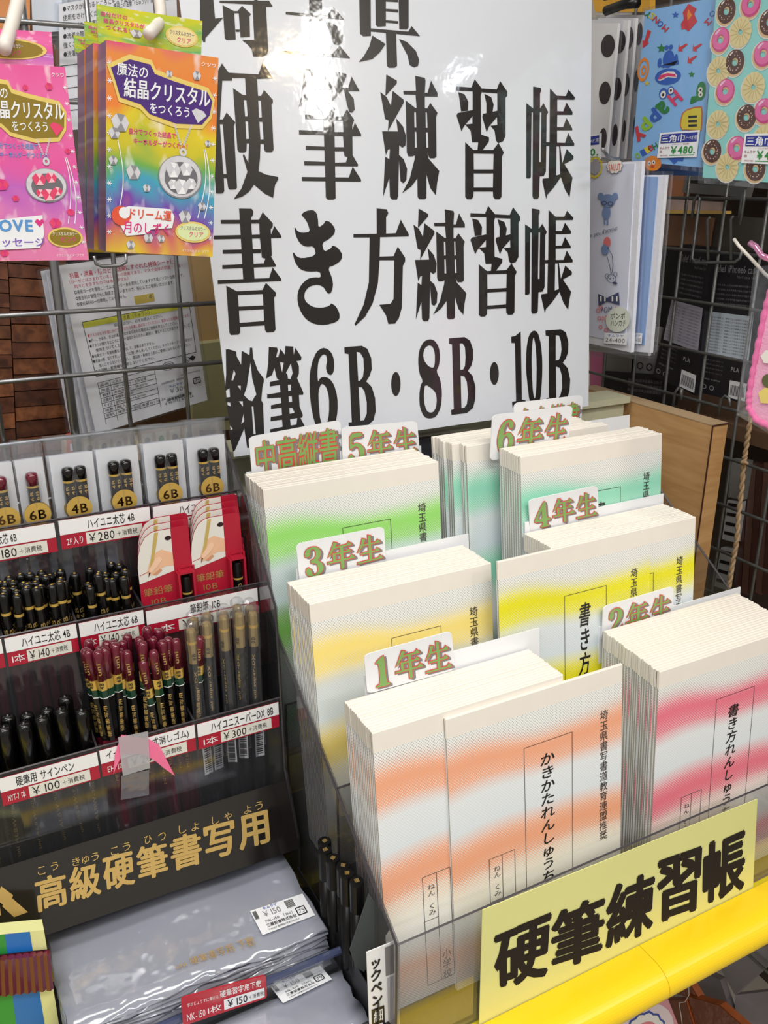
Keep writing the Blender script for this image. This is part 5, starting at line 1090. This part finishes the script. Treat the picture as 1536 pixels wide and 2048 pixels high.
# donut bandana
o, C = cloth('donut_bandana', [(1437, -70), (1660, -118), (1625, 372), (1405, 355)], .79, AQ, 'aqua bandana printed with donuts hanging at the top right corner')
asp = np.linalg.norm(C[1]-C[0])/np.linalg.norm(C[3]-C[0]); pr = Print(o)
PLx = Plane(C[0], C[1], C[3])
def inv(C, x, y):
    u = v = .5
    p = PLx.px(x, y)
    for _ in range(12):
        e = p-bil(C, u, v); du = bil(C, 1, v)-bil(C, 0, v); dv = bil(C, u, 1)-bil(C, u, 0); u += e@du/(du@du); v += e@dv/(dv@dv)
    return u, v
for (x, y, k) in ((1454, 22, 'b'), (1503, 8, 'p'), (1482, 64, 'c'), (1540, 44, 'b'), (1438, 80, 'p'), (1528, 108, 'p'), (1471, 124, 'b'), (1432, 142, 'c'), (1452, 182, 'p'), (1508, 174, 'c'), (1494, 234, 'b'), (1437, 248, 'c'), (1475, 296, 'p'), (1424, 302, 'b'), (1530, 222, 'p'), (1512, 338, 'b'), (1455, 345, 'c'), (1412, 350, 'p'), (1530, 280, 'c')):
    u, v = inv(C, x, y)
    if -.02 < u < 1 and .08 < v < .985: donut(pr, C, max(u, .085), min(v, .94), .098 if k != 'c' else .106, k, asp)
pr.done(); price_sticker(o, px_x([(1492, 268), (1580, 266), (1574, 330), (1484, 326)], .79))
# blue bandana with a doodled monster (plain generic doodle)
o, C = cloth('blue_doodle_bandana', [(1290, 22), (1434, -6), (1402, 335), (1263, 322)], .80, SKY, 'sky blue bandana with monster doodle and rainbow lettering, left of the donut bandana')
asp = np.linalg.norm(C[1]-C[0])/np.linalg.norm(C[3]-C[0]); PLx = Plane(C[0], C[1], C[3]); pr = Print(o)
MB = M('doodle blue', (40, 96, 190), .5); MR = M('doodle red', (206, 50, 60), .5); MG = M('doodle green', (30, 130, 60), .5); MY = M('doodle yellow', (226, 206, 60), .5); MO = M('doodle orange', (236, 140, 40), .5); MK = M('doodle black', (24, 24, 24), .5)
def I(x, y): return inv(C, 1150+x/3.98, y/3.98)
def Pq(P, m, L=1): pr.uv(C, [I(*p) for p in P2(P)], m, L)
def El(x, y, rx, ry, m, L=1, **k): u, v = I(x, y); a, b = I(x+rx, y); c, d = I(x, y+ry); pr.ell(C, u, v, abs(a-u), abs(d-v), m, L, **k)
El(745, 470, 45, 70, MB); El(730, 380, 17, 20, MB); El(765, 375, 17, 20, MB); El(675, 500, 16, 38, MB); El(805, 470, 16, 40, MB); Pq("660,520 700,540 830,510 825,480 790,520 690,520", MB); El(740, 610, 105, 65, MB); Pq("665,640 690,590 740,568 790,570 815,600 810,620 740,615 680,645", WH, 2)
Pq("665,632 680,600 740,582 800,590 810,612 740,605 690,630", M('doodle pink', (226, 60, 110), .5), 3); El(705, 745, 34, 45, MB, 2); El(765, 722, 28, 34, MB, 2); El(705, 752, 22, 30, WH, 3); El(767, 722, 19, 25, WH, 3); El(706, 755, 9, 12, MK, 4); El(768, 720, 8, 10, MK, 4)
Pq("905,30 970,70 950,110 975,170 905,250 880,230 850,235 845,190 870,150 860,100", MR); Pq("905,70 935,120 900,165 895,120", MO, 2)
for dx, dy in ((0, 0), (115, 0), (75, 95)): Pq(' '.join('%d,%d' % (x+dx, y+dy) for x, y in ((830, 345), (835, 375), (890, 345), (900, 355), (850, 395), (862, 410), (822, 405))), MR)
Pq("580,235 608,250 580,330 590,345 540,385 540,320 555,325", MR)
def star(x, y, r, m): Pq(' '.join('%.0f,%.0f' % (x+(r if k % 2 == 0 else r*.42)*math.sin(k*math.pi/5), y-(r if k % 2 == 0 else r*.42)*math.cos(k*math.pi/5)) for k in range(10)), m)
star(802, 118, 30, MB); star(690, 385, 40, MG); star(930, 592, 28, MG); star(575, 662, 24, MY)
El(545, 555, 45, 95, MO, 1, hole=.72); El(548, 560, 20, 40, MO, 1, hole=.5)
El(1005, 725, 38, 75, MG); Pq("930,770 990,760 985,800 925,830 915,820", MG); El(1000, 715, 18, 22, WH, 2); El(1002, 752, 18, 22, WH, 2); El(1003, 716, 7, 9, MK, 3); El(1004, 754, 7, 9, MK, 3)
Pq("840,960 855,900 890,870 950,850 1010,845 1020,900 1010,1040 850,1035 835,1000", M('doodle cookie rim', (200, 110, 50), .5)); Pq("850,960 865,905 895,880 950,862 1005,858 1010,900 1003,1035 858,1030 846,1000", MY, 2)
for y in (930, 965, 1000): Pq("905,%d 975,%d 975,%d 905,%d" % (y-8, y-12, y+8, y+10), MK, 3)
El(620, 1300, 70, 60, MO); El(595, 1300, 13, 18, WH, 2); El(628, 1292, 13, 18, WH, 2); El(596, 1300, 5, 7, MK, 3); El(629, 1293, 5, 7, MK, 3); El(620, 1325, 12, 9, MR, 3); Pq("740,1260 870,1250 860,1285 820,1280 790,1310 760,1275", MB)
def rot_letter(ch, x, y, s, ang, m, L=2, bold=.04):
    ca, sa = math.cos(ang), math.sin(ang); Q = [I(x+a*ca-b*sa, y+a*sa+b*ca) for a, b in ((-s*.42, -s/2), (s*.42, -s/2), (s*.42, s/2), (-s*.42, s/2))]
    pr.text(ch, [bil(C, *q) for q in Q], m, L, bold=bold)
for ch, x, y, m in (('H', 800, 780, M('doodle pink', (226, 60, 110), .5)), ('a', 700, 860, MG), ('p', 630, 920, MB), ('p', 560, 990, M('doodle lime', (150, 200, 50), .5)), ('y', 505, 1065, MR)): rot_letter(ch, x, y, 105, -.7+math.pi, m, 3)
for ch, x, y, m in (('M', 720, 225, MR), ('O', 680, 190, MB), ('N', 648, 158, MR), ('S', 615, 128, MY), ('Y', 585, 115, MG), ('M', 1060, 175, MR), ('O', 1095, 110, MB)): rot_letter(ch, x, y, 52, -2.4, m, 1, .02)
for ch, x, y, m in (('H', 640, 1165, MG), ('e', 600, 1180, MR), ('l', 575, 1195, MY), ('l', 545, 1215, MB), ('o', 500, 1240, M('doodle lime', (150, 200, 50), .5))): rot_letter(ch, x, y, 50, -.5, m, 1, .03)
pr.done(); price_sticker(o, px_x([(1322, 266), (1402, 260), (1395, 314), (1316, 316)], .80))
cloth('blue_doodle_bandana', [(1308, 60), (1436, 40), (1408, 352), (1302, 350)], .822, M('deep blue cloth', (70, 120, 190), .6), 'darker bandana hanging behind the blue doodle bandana')
# polka bandanas
for k, (xl, xr, yt, yb, x) in enumerate(((1150, 1236, 46, 315, .80), (1178, 1257, 40, 318, .818), (1196, 1272, 36, 318, .836), (1212, 1290, 30, 318, .854))):
    o, C = cloth('polka_dot_bandana', [(xl, yt), (xr, yt), (xr-24, yb), (xl-10, yb-6)], x, POLK, ('front white bandana with big dark dots beside the poster', 'second white polka-dot bandana behind the front one', 'third white polka-dot bandana on the hook', 'rearmost white polka-dot bandana on the hook')[k], t=.004)
    PLx = Plane(C[0], C[1], C[3]); pr = Print(o)
    for (x_, y_, a, b) in ((xr-20, 92, 14, 23), (xr-26, 186, 14, 23), (xr-30, 278, 14, 22)):
        u, v = inv(C, x_+k*3, y_-k*8); a1, b1 = inv(C, x_+k*3+a, y_-k*8); c1, d1 = inv(C, x_+k*3, y_-k*8+b)
        ru = min(abs(a1-u), .98-u); pr.ell(C, u, v, max(ru, .04), abs(d1-v), PDOT, 1)
    pr.done()
    if k == 0: price_sticker(o, px_x([(1110, 284), (1205, 266), (1204, 318), (1108, 320)], .80))
hook([(1205, 298), (1215, 312), (1226, 318), (1238, 318)], .80, .84, 'metal_hook_tip', 'shiny hook tip poking out below the polka-dot bandanas', .002, WIRE)
# handkerchiefs
HK = M('lavender blue handkerchief', (232, 235, 250), .6, noise=.05, nscale=30); HK2 = M('blue handkerchief', (150, 180, 226), .6, noise=.12, nscale=12); LACE = M('lace trim', (242, 242, 248), .8, noise=.08, nscale=200, bump=.5)
for k, (P, x, m, lb) in enumerate((([(1120, 330), (1284, 322), (1262, 705), (1110, 672)], .772, HK, 'pale lavender handkerchief pack with bear and balloon doodles right of the poster'), ([(1160, 350), (1331, 350), (1300, 706), (1150, 690)], .784, HK2, 'blue lace-trimmed handkerchief pack behind the lavender one'), ([(1150, 360), (1322, 362), (1296, 712), (1150, 700)], .796, LACE, 'rearmost pale handkerchief pack, only its lower edge visible'))):
    o, C = cloth('handkerchief_pack', P, x, LACE, lb, 'handkerchief', t=.005)
    D = [c-A((.001, 0, 0)) for c in sub(C, .0, .01, .93, .955)]; sheet('handkerchief', D, .001, m, o)
    pr = Print(o, base=.0012)
    if k == 0:
        PLx = Plane(D[0], D[1], D[3]); C0 = C; C = D
        def I(x, y): return inv(D, 1150+x/3.98, 380+y/3.98)
        SKT = M('sketch navy', (70, 76, 110), .5); SB = M('sketch blue', (118, 142, 186), .5); SRd = M('sketch coral', (226, 120, 120), .5)
        El(210, 50, 24, 28, SB); El(325, 50, 24, 28, SB); El(268, 85, 58, 52, SB, 2); El(240, 105, 22, 17, SKT, 3, hole=.7); El(290, 108, 22, 17, SKT, 3, hole=.7); El(256, 180, 34, 52, SB); Pq("235,225 245,225 250,272 236,272", SB); Pq("262,225 272,225 272,275 258,275", SB)
        El(262, 415, 28, 42, SRd); El(245, 475, 30, 42, SB); 
        def ln(P_, w=4, m=SKT):
            q = P2(P_)
            for (a, b), (c, d) in zip(q[:-1], q[1:]):
                L = math.hypot(c-a, d-b); nx, ny = -(d-b)/L*w/2, (c-a)/L*w/2; pr.uv(D, [I(a+nx, b+ny), I(c+nx, d+ny), I(c-nx, d-ny), I(a-nx, b-ny)], m, 3)
        ln("268,455 305,520 310,600 302,665"); ln("262,520 285,600 295,668")
        El(297, 705, 38, 34, SKT, 1, hole=.9, seg=24); El(262, 685, 16, 20, SKT, 1, hole=.8); El(328, 670, 16, 20, SKT, 1, hole=.8); El(287, 705, 5, 5, SKT, 2); El(312, 703, 5, 5, SKT, 2); El(325, 740, 20, 10, SKT, 2)
        pr.text("un peu d'amour", [bil(D, *I(*p)) for p in ((110, 352), (345, 280), (350, 325), (115, 392))], SKT, 2)
        Pq("190,825 262,858 262,885 195,925", SKT); Pq("262,858 355,812 362,915 262,885", SKT); 
        for a in (208, 240, 300, 335): Pq("%d,845 %d,845 %d,885 %d,885" % (a, a+12, a+12, a), WH, 2)
        for a, b in ((190, 960), (215, 935), (335, 945), (200, 1020), (210, 1090), (255, 1115), (350, 950)): El(a, b, 16, 16, SRd, 1, hole=.6)
        pr.text('POM', [bil(D, *I(*p)) for p in ((215, 935), (300, 925), (300, 970), (215, 980))], SKT, 2); pr.text('PONE', [bil(D, *I(*p)) for p in ((222, 1005), (312, 980), (312, 1030), (226, 1060))], SRd, 2)
        pr.text('SALUT', [bil(D, *I(*p)) for p in ((275, -205), (372, -212), (372, -160), (277, -150))], SRd, 3, bold=.02); El(322, -190, 66, 62, SKT, 1, hole=.96, seg=40, wob=.08, nw=10); El(322, -190, 60, 56, WH, 1, seg=40, wob=.08, nw=10)
        El(165, -180, 60, 85, MY, 1, hole=.8, seg=40, wob=.06, nw=12); El(165, -180, 40, 55, M('sketch grey', (170, 170, 180), .5), 1)
        C = D
    El_ = None
    pr.done()
    C = px_x([(1210, 640), (1258, 640), (1254, 690), (1206, 686)] if k == 0 else [(1266, 640), (1288, 640), (1284, 688), (1262, 686)] if k == 1 else [(1210, 650), (1211, 650), (1211, 651), (1210, 651)], x-.0035)
    if k < 2:
        pr = Print(o, base=.0005)
        if k == 0:
            pr.ell(C, .55, -.02, .5, .52, M('cream round sticker', (216, 222, 210), .5), 1); pr.text('ポンポ', sub(C, .25, -.30, .85, -.05), BLACK, 2); pr.text('ハンカチ', sub(C, .28, .0, .9, .25), BLACK, 2)
        pr.rect(C, .05, .55, 1, 1, GLOSSW, 1); pr.text('キムラヤ', sub(C, .2, .60, .85, .70), M('blue stamp', (30, 80, 170), .5), 2); pr.text('24-400', sub(C, .12, .75, .92, .93), GREYSH, 2, bold=.01); pr.done()
# ---------------------------------------------------------------- phone case packs behind the right grid
PCK = M('black phone pack', (34, 33, 37), .3, coat=.3, noise=.1); SLAB = M('pale lilac label', (170, 168, 182), .4); SLAB2 = M('pale blue label', (184, 196, 208), .4); DIMW = M('dim white ink', (160, 160, 165), .5)
def case_pack(P, lx, x, lm_, label, txt):
    C = px_x(P, x); o = sheet('phone_case_pack', C, .012, PCK); tag(o, label, 'phone case pack'); pr = Print(o)
    if txt:
        pr.text('Relief iPhone6 case', sub(C, .08, .07, .92, .12), DIMW, 1); pr.text('hard case for', sub(C, .55, .135, .9, .155), GREYSH, 1)
        for i in range(5): pr.text('・ケースを装着したまま充電や操作が可能です', sub(C, .08, .20+.032*i, .86, .214+.032*i), GREYSH, 1)
    pr.rect(C, .06, .40, .94, .70, lm_, 1)
    for i in range(12): pr.text('※商品の特性上、衝撃により破損する場合が', sub(C, .09, .43+.0215*i, .90, .441+.0215*i), GREYSH, 2)
    for i in range(4): pr.text('素材 ポリカーボネート', sub(C, .08, .74+.03*i, .45, .752+.03*i), GREYSH, 1)
    pr.text('MADE IN JAPAN', sub(C, .08, .88, .42, .895), DIMW, 1)
    for u in (.10, .26): pr.ell(C, u, .945, .05, .018, DIMW, 1, hole=.75)
    pr.text('PLA', sub(C, .62, .765, .78, .795), DIMW, 1, bold=.02); pr.rect(C, .62, .86, .96, .985, GLOSSW, 1)
    for i in range(12): pr.rect(C, .65+.024*i, .89, .662+.024*i, .965, BLACK, 2)
    pr.done()
case_pack([(1364, 488), (1424, 494), (1392, 792), (1306, 752)], 0, .905, SLAB, 'black phone case pack with lilac label, left one behind the grid', True)
case_pack([(1424, 508), (1528, 512), (1494, 808), (1398, 785)], 0, .915, SLAB2, 'black phone case pack with pale blue label, right one behind the grid', True)
for nm, P, x, c, lb in (('dark_panel_pack', [(1316, 500), (1366, 498), (1340, 700), (1290, 690)], .93, (22, 22, 24), 'plain black pack left of the phone case packs'),
        ('grey_box', [(1270, 655), (1330, 655), (1320, 755), (1262, 745)], .925, (128, 128, 130), 'grey box with recycling marks below the handkerchiefs'), ('grey_box', [(1213, 700), (1270, 705), (1266, 752), (1210, 742)], .925, (120, 118, 116), 'plain grey box at the left below the handkerchiefs'),
        ('black_box', [(1206, 742), (1350, 752), (1342, 812), (1204, 790)], .92, (30, 30, 33), 'long black box with small white print under the grey boxes'), ('pink_box', [(1180, 700), (1206, 702), (1204, 790), (1180, 788)], .93, (196, 110, 150), 'pink box partly hidden by the poster edge'),
        ('tan_pack', [(1330, 350), (1372, 350), (1366, 395), (1328, 395)], .96, (196, 130, 90), 'small tan pack behind the grid under the bandanas'), ('white_pack', [(1330, 398), (1440, 404), (1436, 424), (1328, 420)], .96, (200, 180, 180), 'flat white pack with pink bow below the bandanas'),
        ('grey_label_pack', [(1372, 345), (1500, 352), (1490, 395), (1364, 385)], .955, (112, 112, 112), 'grey labelled pack directly below the donut bandana'), ('glass_shelf_edge', [(1330, 420), (1450, 422), (1450, 428), (1330, 427)], .95, (240, 200, 110), 'thin golden shelf edge behind the grid'),  # the bar's yellow lighting is put into its colour
        ('brown_pack', [(1320, 430), (1420, 436), (1410, 492), (1316, 490)], .98, (150, 110, 84), 'brownish pack under the golden shelf edge'), ('dark_rack_goods', [(1430, 430), (1560, 440), (1550, 505), (1424, 500)], .99, (90, 86, 80), 'dark goods behind the upper hooks')):
    C = px_x(P, x); o = sheet(nm, C, .012, M(nm+' %d %d %d' % c, c, .4, noise=.15, nscale=30)); tag(o, lb, 'pack')
    if nm == 'grey_box' and P[0][0] == 1270:
        pr = Print(o); pr.ell(C, .3, .82, .11, .08, BLACK, 1, hole=.7); pr.ell(C, .62, .82, .11, .08, BLACK, 1, hole=.7); pr.rect(C, .1, -.02, .9, .38, M('light grey print', (150, 150, 150), .5), 1); pr.done()
    if nm == 'black_box':
        pr = Print(o); [pr.text('株式会社日本企画製造販売', sub(C, .38, .2+.18*i, .85, .32+.18*i), GREYSH, 1) for i in range(3)]; pr.done()
    if nm == 'grey_label_pack':
        pr = Print(o); pr.rect(C, .1, .35, .8, .5, BLACK, 1); pr.done()
# shelves and goods behind the grid, lower right
DKB = M('dim brown backing', (66, 52, 44), .7, noise=.4, nscale=9)
o = mesh('right_fixture', *box(1.12, 1.15, .1, 1.25, -1.30, .50), DKB); tag(o, 'dim brown shop fixture behind the right wire grid', 'fixture')
o = mesh('tan_shelf_board', *box(.985, 1.11, .75, 1.2, .02, .035), wb); tag(o, 'tan shelf board seen behind the right grid near the top', 'shelf')
o = mesh('brown_shelf_board', *box(.93, 1.11, .55, 1.0, -.315, -.295), M('dim shelf', (98, 74, 56), .6, noise=.2)); tag(o, 'dim brown shelf board behind the grid above the twine', 'shelf')
for i, (P, c, lb) in enumerate((([(1462, 918), (1496, 922), (1484, 1000), (1456, 994)], (120, 120, 118), 'grey card pack at the top of the strip column'), ([(1455, 1000), (1482, 1004), (1470, 1085), (1444, 1078)], (164, 166, 166), 'upper white pack with black bars beside the twine'), ([(1442, 1095), (1466, 1100), (1452, 1180), (1428, 1172)], (158, 160, 160), 'lower white pack with black bars beside the twine'))):
    C = px_x(P, .93); o = sheet('strip_pack', C, .01, M('strip pack %d' % i, c, .5)); tag(o, lb, 'pack'); pr = Print(o)
    for k in range(4): 
        if i: pr.rect(C, .1, .06+.24*k, .92, .14+.24*k, BLACK, 1)
    pr.done()
for i in range(6):
    C = px_x([(1486+i*14, 925), (1498+i*14, 930), (1480+i*14, 1190), (1468+i*14, 1185)], .94); o = sheet('brown_film_pack', C, .012, M('brown film %d' % (i % 2), ((70, 44, 40), (92, 66, 58))[i % 2], .3, coat=.4, noise=.2)); tag(o, 'upright dark brown film-wrapped pack behind the lower right grid, %s from the left' % ORD[i], 'pack', 'dark brown film packs')
# wire hooks on the right grid
def hx(P, x, name, label, r=.0019, m=WIRED): o = mesh(name, *tube([at(a, b, 'x', x) for a, b in P], r, 8), m, smooth=True); tag(o, label, 'hook')
hx([(1384, 436), (1388, 400), (1396, 390), (1400, 396), (1384, 516), (1392, 526), (1470, 524), (1480, 516), (1484, 500)], .885, 'wire_hook', 'wide bent wire hook frame across the grid')
hx([(1416, 520), (1415, 440), (1420, 434)], .884, 'wire_hook', 'straight wire prong on the left of the hook frame'); hx([(1462, 520), (1462, 438), (1467, 432)], .884, 'wire_hook', 'straight wire prong on the right of the hook frame')
hx([(1478, 436), (1486, 385), (1490, 380), (1488, 400), (1480, 450)], .884, 'wire_hook', 'curved wire hook at the upper right of the grid')
hx([(1345, 820), (1350, 785), (1358, 774), (1364, 778), (1362, 800)], .884, 'wire_hook', 'small curled hook above the wooden board'); hx([(1436, 832), (1442, 800), (1450, 792), (1458, 796), (1460, 812)], .884, 'wire_hook', 'small curled hook right of the wooden board top')
TW = M('jute twine', (168, 140, 106), .9, noise=.3, nscale=400, bump=.8)
tpts = [at(a, b, 'x', .86) for a, b in [(1504, 820), (1496, 870), (1490, 910), (1487, 930), (1483, 980), (1477, 1030), (1474, 1080), (1466, 1120), (1460, 1160), (1453, 1195)]]
fine = [tpts[0]+(tpts[-1]-tpts[0])*0]; tt = np.linspace(0, len(tpts)-1.001, 90); S = [tpts[int(t)]*(1-t % 1)+tpts[int(t)+1]*(t % 1) for t in tt]
tw = thing('jute_twine', 'knotted jute twine hanging down from the pink pouch beside the board', 'twine', S[-1])
for ph in (0, math.pi): mesh('strand', *tube([p+.0017*A((0, math.cos(i*.8+ph), .0))+.0017*A((math.sin(i*.8+ph), 0, 0)) for i, p in enumerate(S)], .0019, 6), TW, tw, smooth=True)
kn = at(1489, 925, 'x', .857); mesh('knot', *tube([kn+.0038*A((math.sin(a)*.6, math.cos(a), .25*math.sin(2*a))) for a in np.linspace(0, 6.3, 16)], .0018, 6), TW, tw, smooth=True)
# pink pouch at the right edge
FP = M('fluffy pink towel', (238, 170, 204), .9, noise=.05, nscale=200, bump=.8, bscale=500, sheen=.5); FPD = M('pink scalloped trim', (222, 116, 166), .9, noise=.1, nscale=200, bump=.6)
outl = [(1560, 545), (1545, 575), (1532, 620), (1520, 680), (1508, 740), (1500, 790), (1500, 815), (1514, 838), (1545, 852), (1700, 862), (1700, 545)]
V, Fc = prism([at(a, b, 'x', .70) for a, b in outl], .014); po = mesh('pink_pouch', V, Fc, FP); tag(po, 'pink fluffy pouch with scalloped trim cut off by the right edge', 'pouch')
tr_ = [at(a, b, 'x', .6995) for a, b in [(1543, 575), (1530, 620), (1518, 680), (1506, 740), (1498, 790), (1498, 817), (1513, 841), (1545, 856), (1600, 862)]]
tt = np.linspace(0, len(tr_)-1.001, 60); mesh('scalloped_trim', *tube([tr_[int(t)]*(1-t % 1)+tr_[int(t)+1]*(t % 1) for t in tt], [.0022+.0014*abs(math.sin(i*.9)) for i in range(60)], 6), FPD, po, smooth=True)
pr = Print(po); Q = lambda P: [at(a, b, 'x', .6985) for a, b in P]
pr.poly(Q([(1517, 785), (1530, 775), (1560, 780), (1560, 808), (1522, 806)]), M('pouch yellow', (236, 214, 120), .9), 1, n=A((-1, 0, 0))); pr.poly(Q([(1522, 712), (1532, 700), (1560, 702), (1560, 728), (1528, 726)]), WH, 1, n=A((-1, 0, 0)))
pr.ell(Q([(1524, 745), (1560, 745), (1560, 778), (1524, 778)]), .4, .5, .4, .42, M('pouch green', (96, 100, 60), .8), 1); pr.done()
V, Fc = slab(px_x([(1508, 535), (1600, 520), (1560, 880), (1472, 830)], .715), .001); o = mesh('clear_pouch_bag', V, Fc, BAG); tag(o, 'clear bag around the pink pouch, glinting at its corner', 'bag')
hx([(1468, 478), (1478, 492), (1500, 515), (1530, 548), (1545, 560)], .72, 'cable_tie', 'translucent plastic cable tie above the pink pouch', .0017, PLW)
hx([(1500, 486), (1512, 494), (1524, 512), (1545, 520)], .71, 'pink_hook', 'shiny pink hook end at the right edge', .003, M('pink chrome', (222, 150, 190), .15, metal=.6))
# black clamp and bars at the top right
hx([(1212, 22), (1250, 8), (1275, 6)], .84, 'black_clip', 'black clip bar above the polka-dot bandanas', .006, M('black plastic', (18, 18, 20), .3))
C = px_x([(1180, -30), (1300, -30), (1300, 24), (1190, 24)], .98); o = sheet('amber_goods', C, .01, M('amber yellow goods', (226, 170, 60), .5, noise=.25, nscale=20)); tag(o, 'amber yellow goods behind the top of the right grid', 'goods')
# ================================================================ under the shelf, lower right
for i, (P, c, lb) in enumerate((([(1420, 1900), (1476, 1880), (1536, 1930), (1470, 1990)], (150, 146, 150), 'pale grey carton behind the lower grid, upper left one'), ([(1478, 1850), (1600, 1830), (1600, 1960), (1500, 1910)], (168, 166, 172), 'pale carton with a blue edge at the right edge'), ([(1380, 1930), (1440, 1960), (1480, 2080), (1360, 2060)], (128, 122, 126), 'grey carton beside the orange packs'), ([(1470, 1990), (1560, 1980), (1580, 2100), (1470, 2100)], (176, 172, 180), 'white carton in the bottom right corner'))):
    C = px_x(P, .935+.006*i); o = sheet('carton', C, .012, M('carton %d' % i, c, .6, noise=.08)); tag(o, lb, 'carton')
    if i == 1: pr = Print(o); [pr.text('取扱説明書 保証', sub(C, .1, .12+.1*j, .6, .17+.1*j), GREYSH, 1) for j in range(5)]; pr.rect(C, .5, .5, 1, .8, M('dark teal print', (30, 60, 80), .4), 1); pr.done()
OC = film('amber cellophane', (226, 140, 80), .3, .08, .35, .8, 60, (190, 96, 50))
for i, P in enumerate(([(1336, 1945), (1370, 1950), (1400, 2000), (1350, 1985)], [(1372, 1990), (1440, 2010), (1520, 2080), (1400, 2080)], [(1330, 2000), (1372, 2000), (1400, 2090), (1350, 2090)])):
    C = px_x(P, .87-.004*i); o = sheet('amber_wrapped_pack', C, .012, M('orange brown sweets', (170, 92, 50), .4, noise=.35, nscale=60)); tag(o, ('topmost amber cellophane pack under the shelf', 'long amber cellophane pack lying lower right', 'amber cellophane pack next to the pink pack')[i], 'pack'); sheet('cellophane', [c-A((.002, 0, 0)) for c in C], .0005, OC, o)
C = [at(a, b, 'y', .56) for a, b in [(1120, 2075), (1322, 1962), (1372, 2090), (1150, 2190)]]
o = sheet('pink_snack_pack', C, .006, M('rosy pink pack', (216, 150, 160), .4, noise=.04)); tag(o, 'pink pack with a scalloped blue ring under the yellow shelf edge', 'pack')
PLx = Plane(C[0], C[1], C[3]); pr = Print(o); El = lambda x, y, rx, ry, m, L, **k: (lambda c, a, b: pr.ell(C, c[0], c[1], abs(a[0]-c[0]), abs(b[1]-c[1]), m, L, **k))(inv(C, x, y), inv(C, x+rx, y-rx*.3), inv(C, x+ry*.2, y+ry))
El(1290, 2060, 58, 48, M('pale pink disc', (232, 214, 216), .5), 1); El(1290, 2062, 40, 36, M('ring blue', (60, 80, 160), .5), 2, seg=48, wob=.05, nw=12); El(1290, 2062, 36, 32, WH, 3, seg=48, wob=.05, nw=12); El(1290, 2060, 22, 16, M('pink blob', (226, 130, 140), .5), 4); pr.done()
hx([(1376, 1930), (1378, 1990), (1370, 2004), (1358, 2006), (1362, 2030), (1366, 2060)], .80, 'nylon_thread', 'thin nylon thread with a knot dangling below the shelf edge', .0005, PLW)
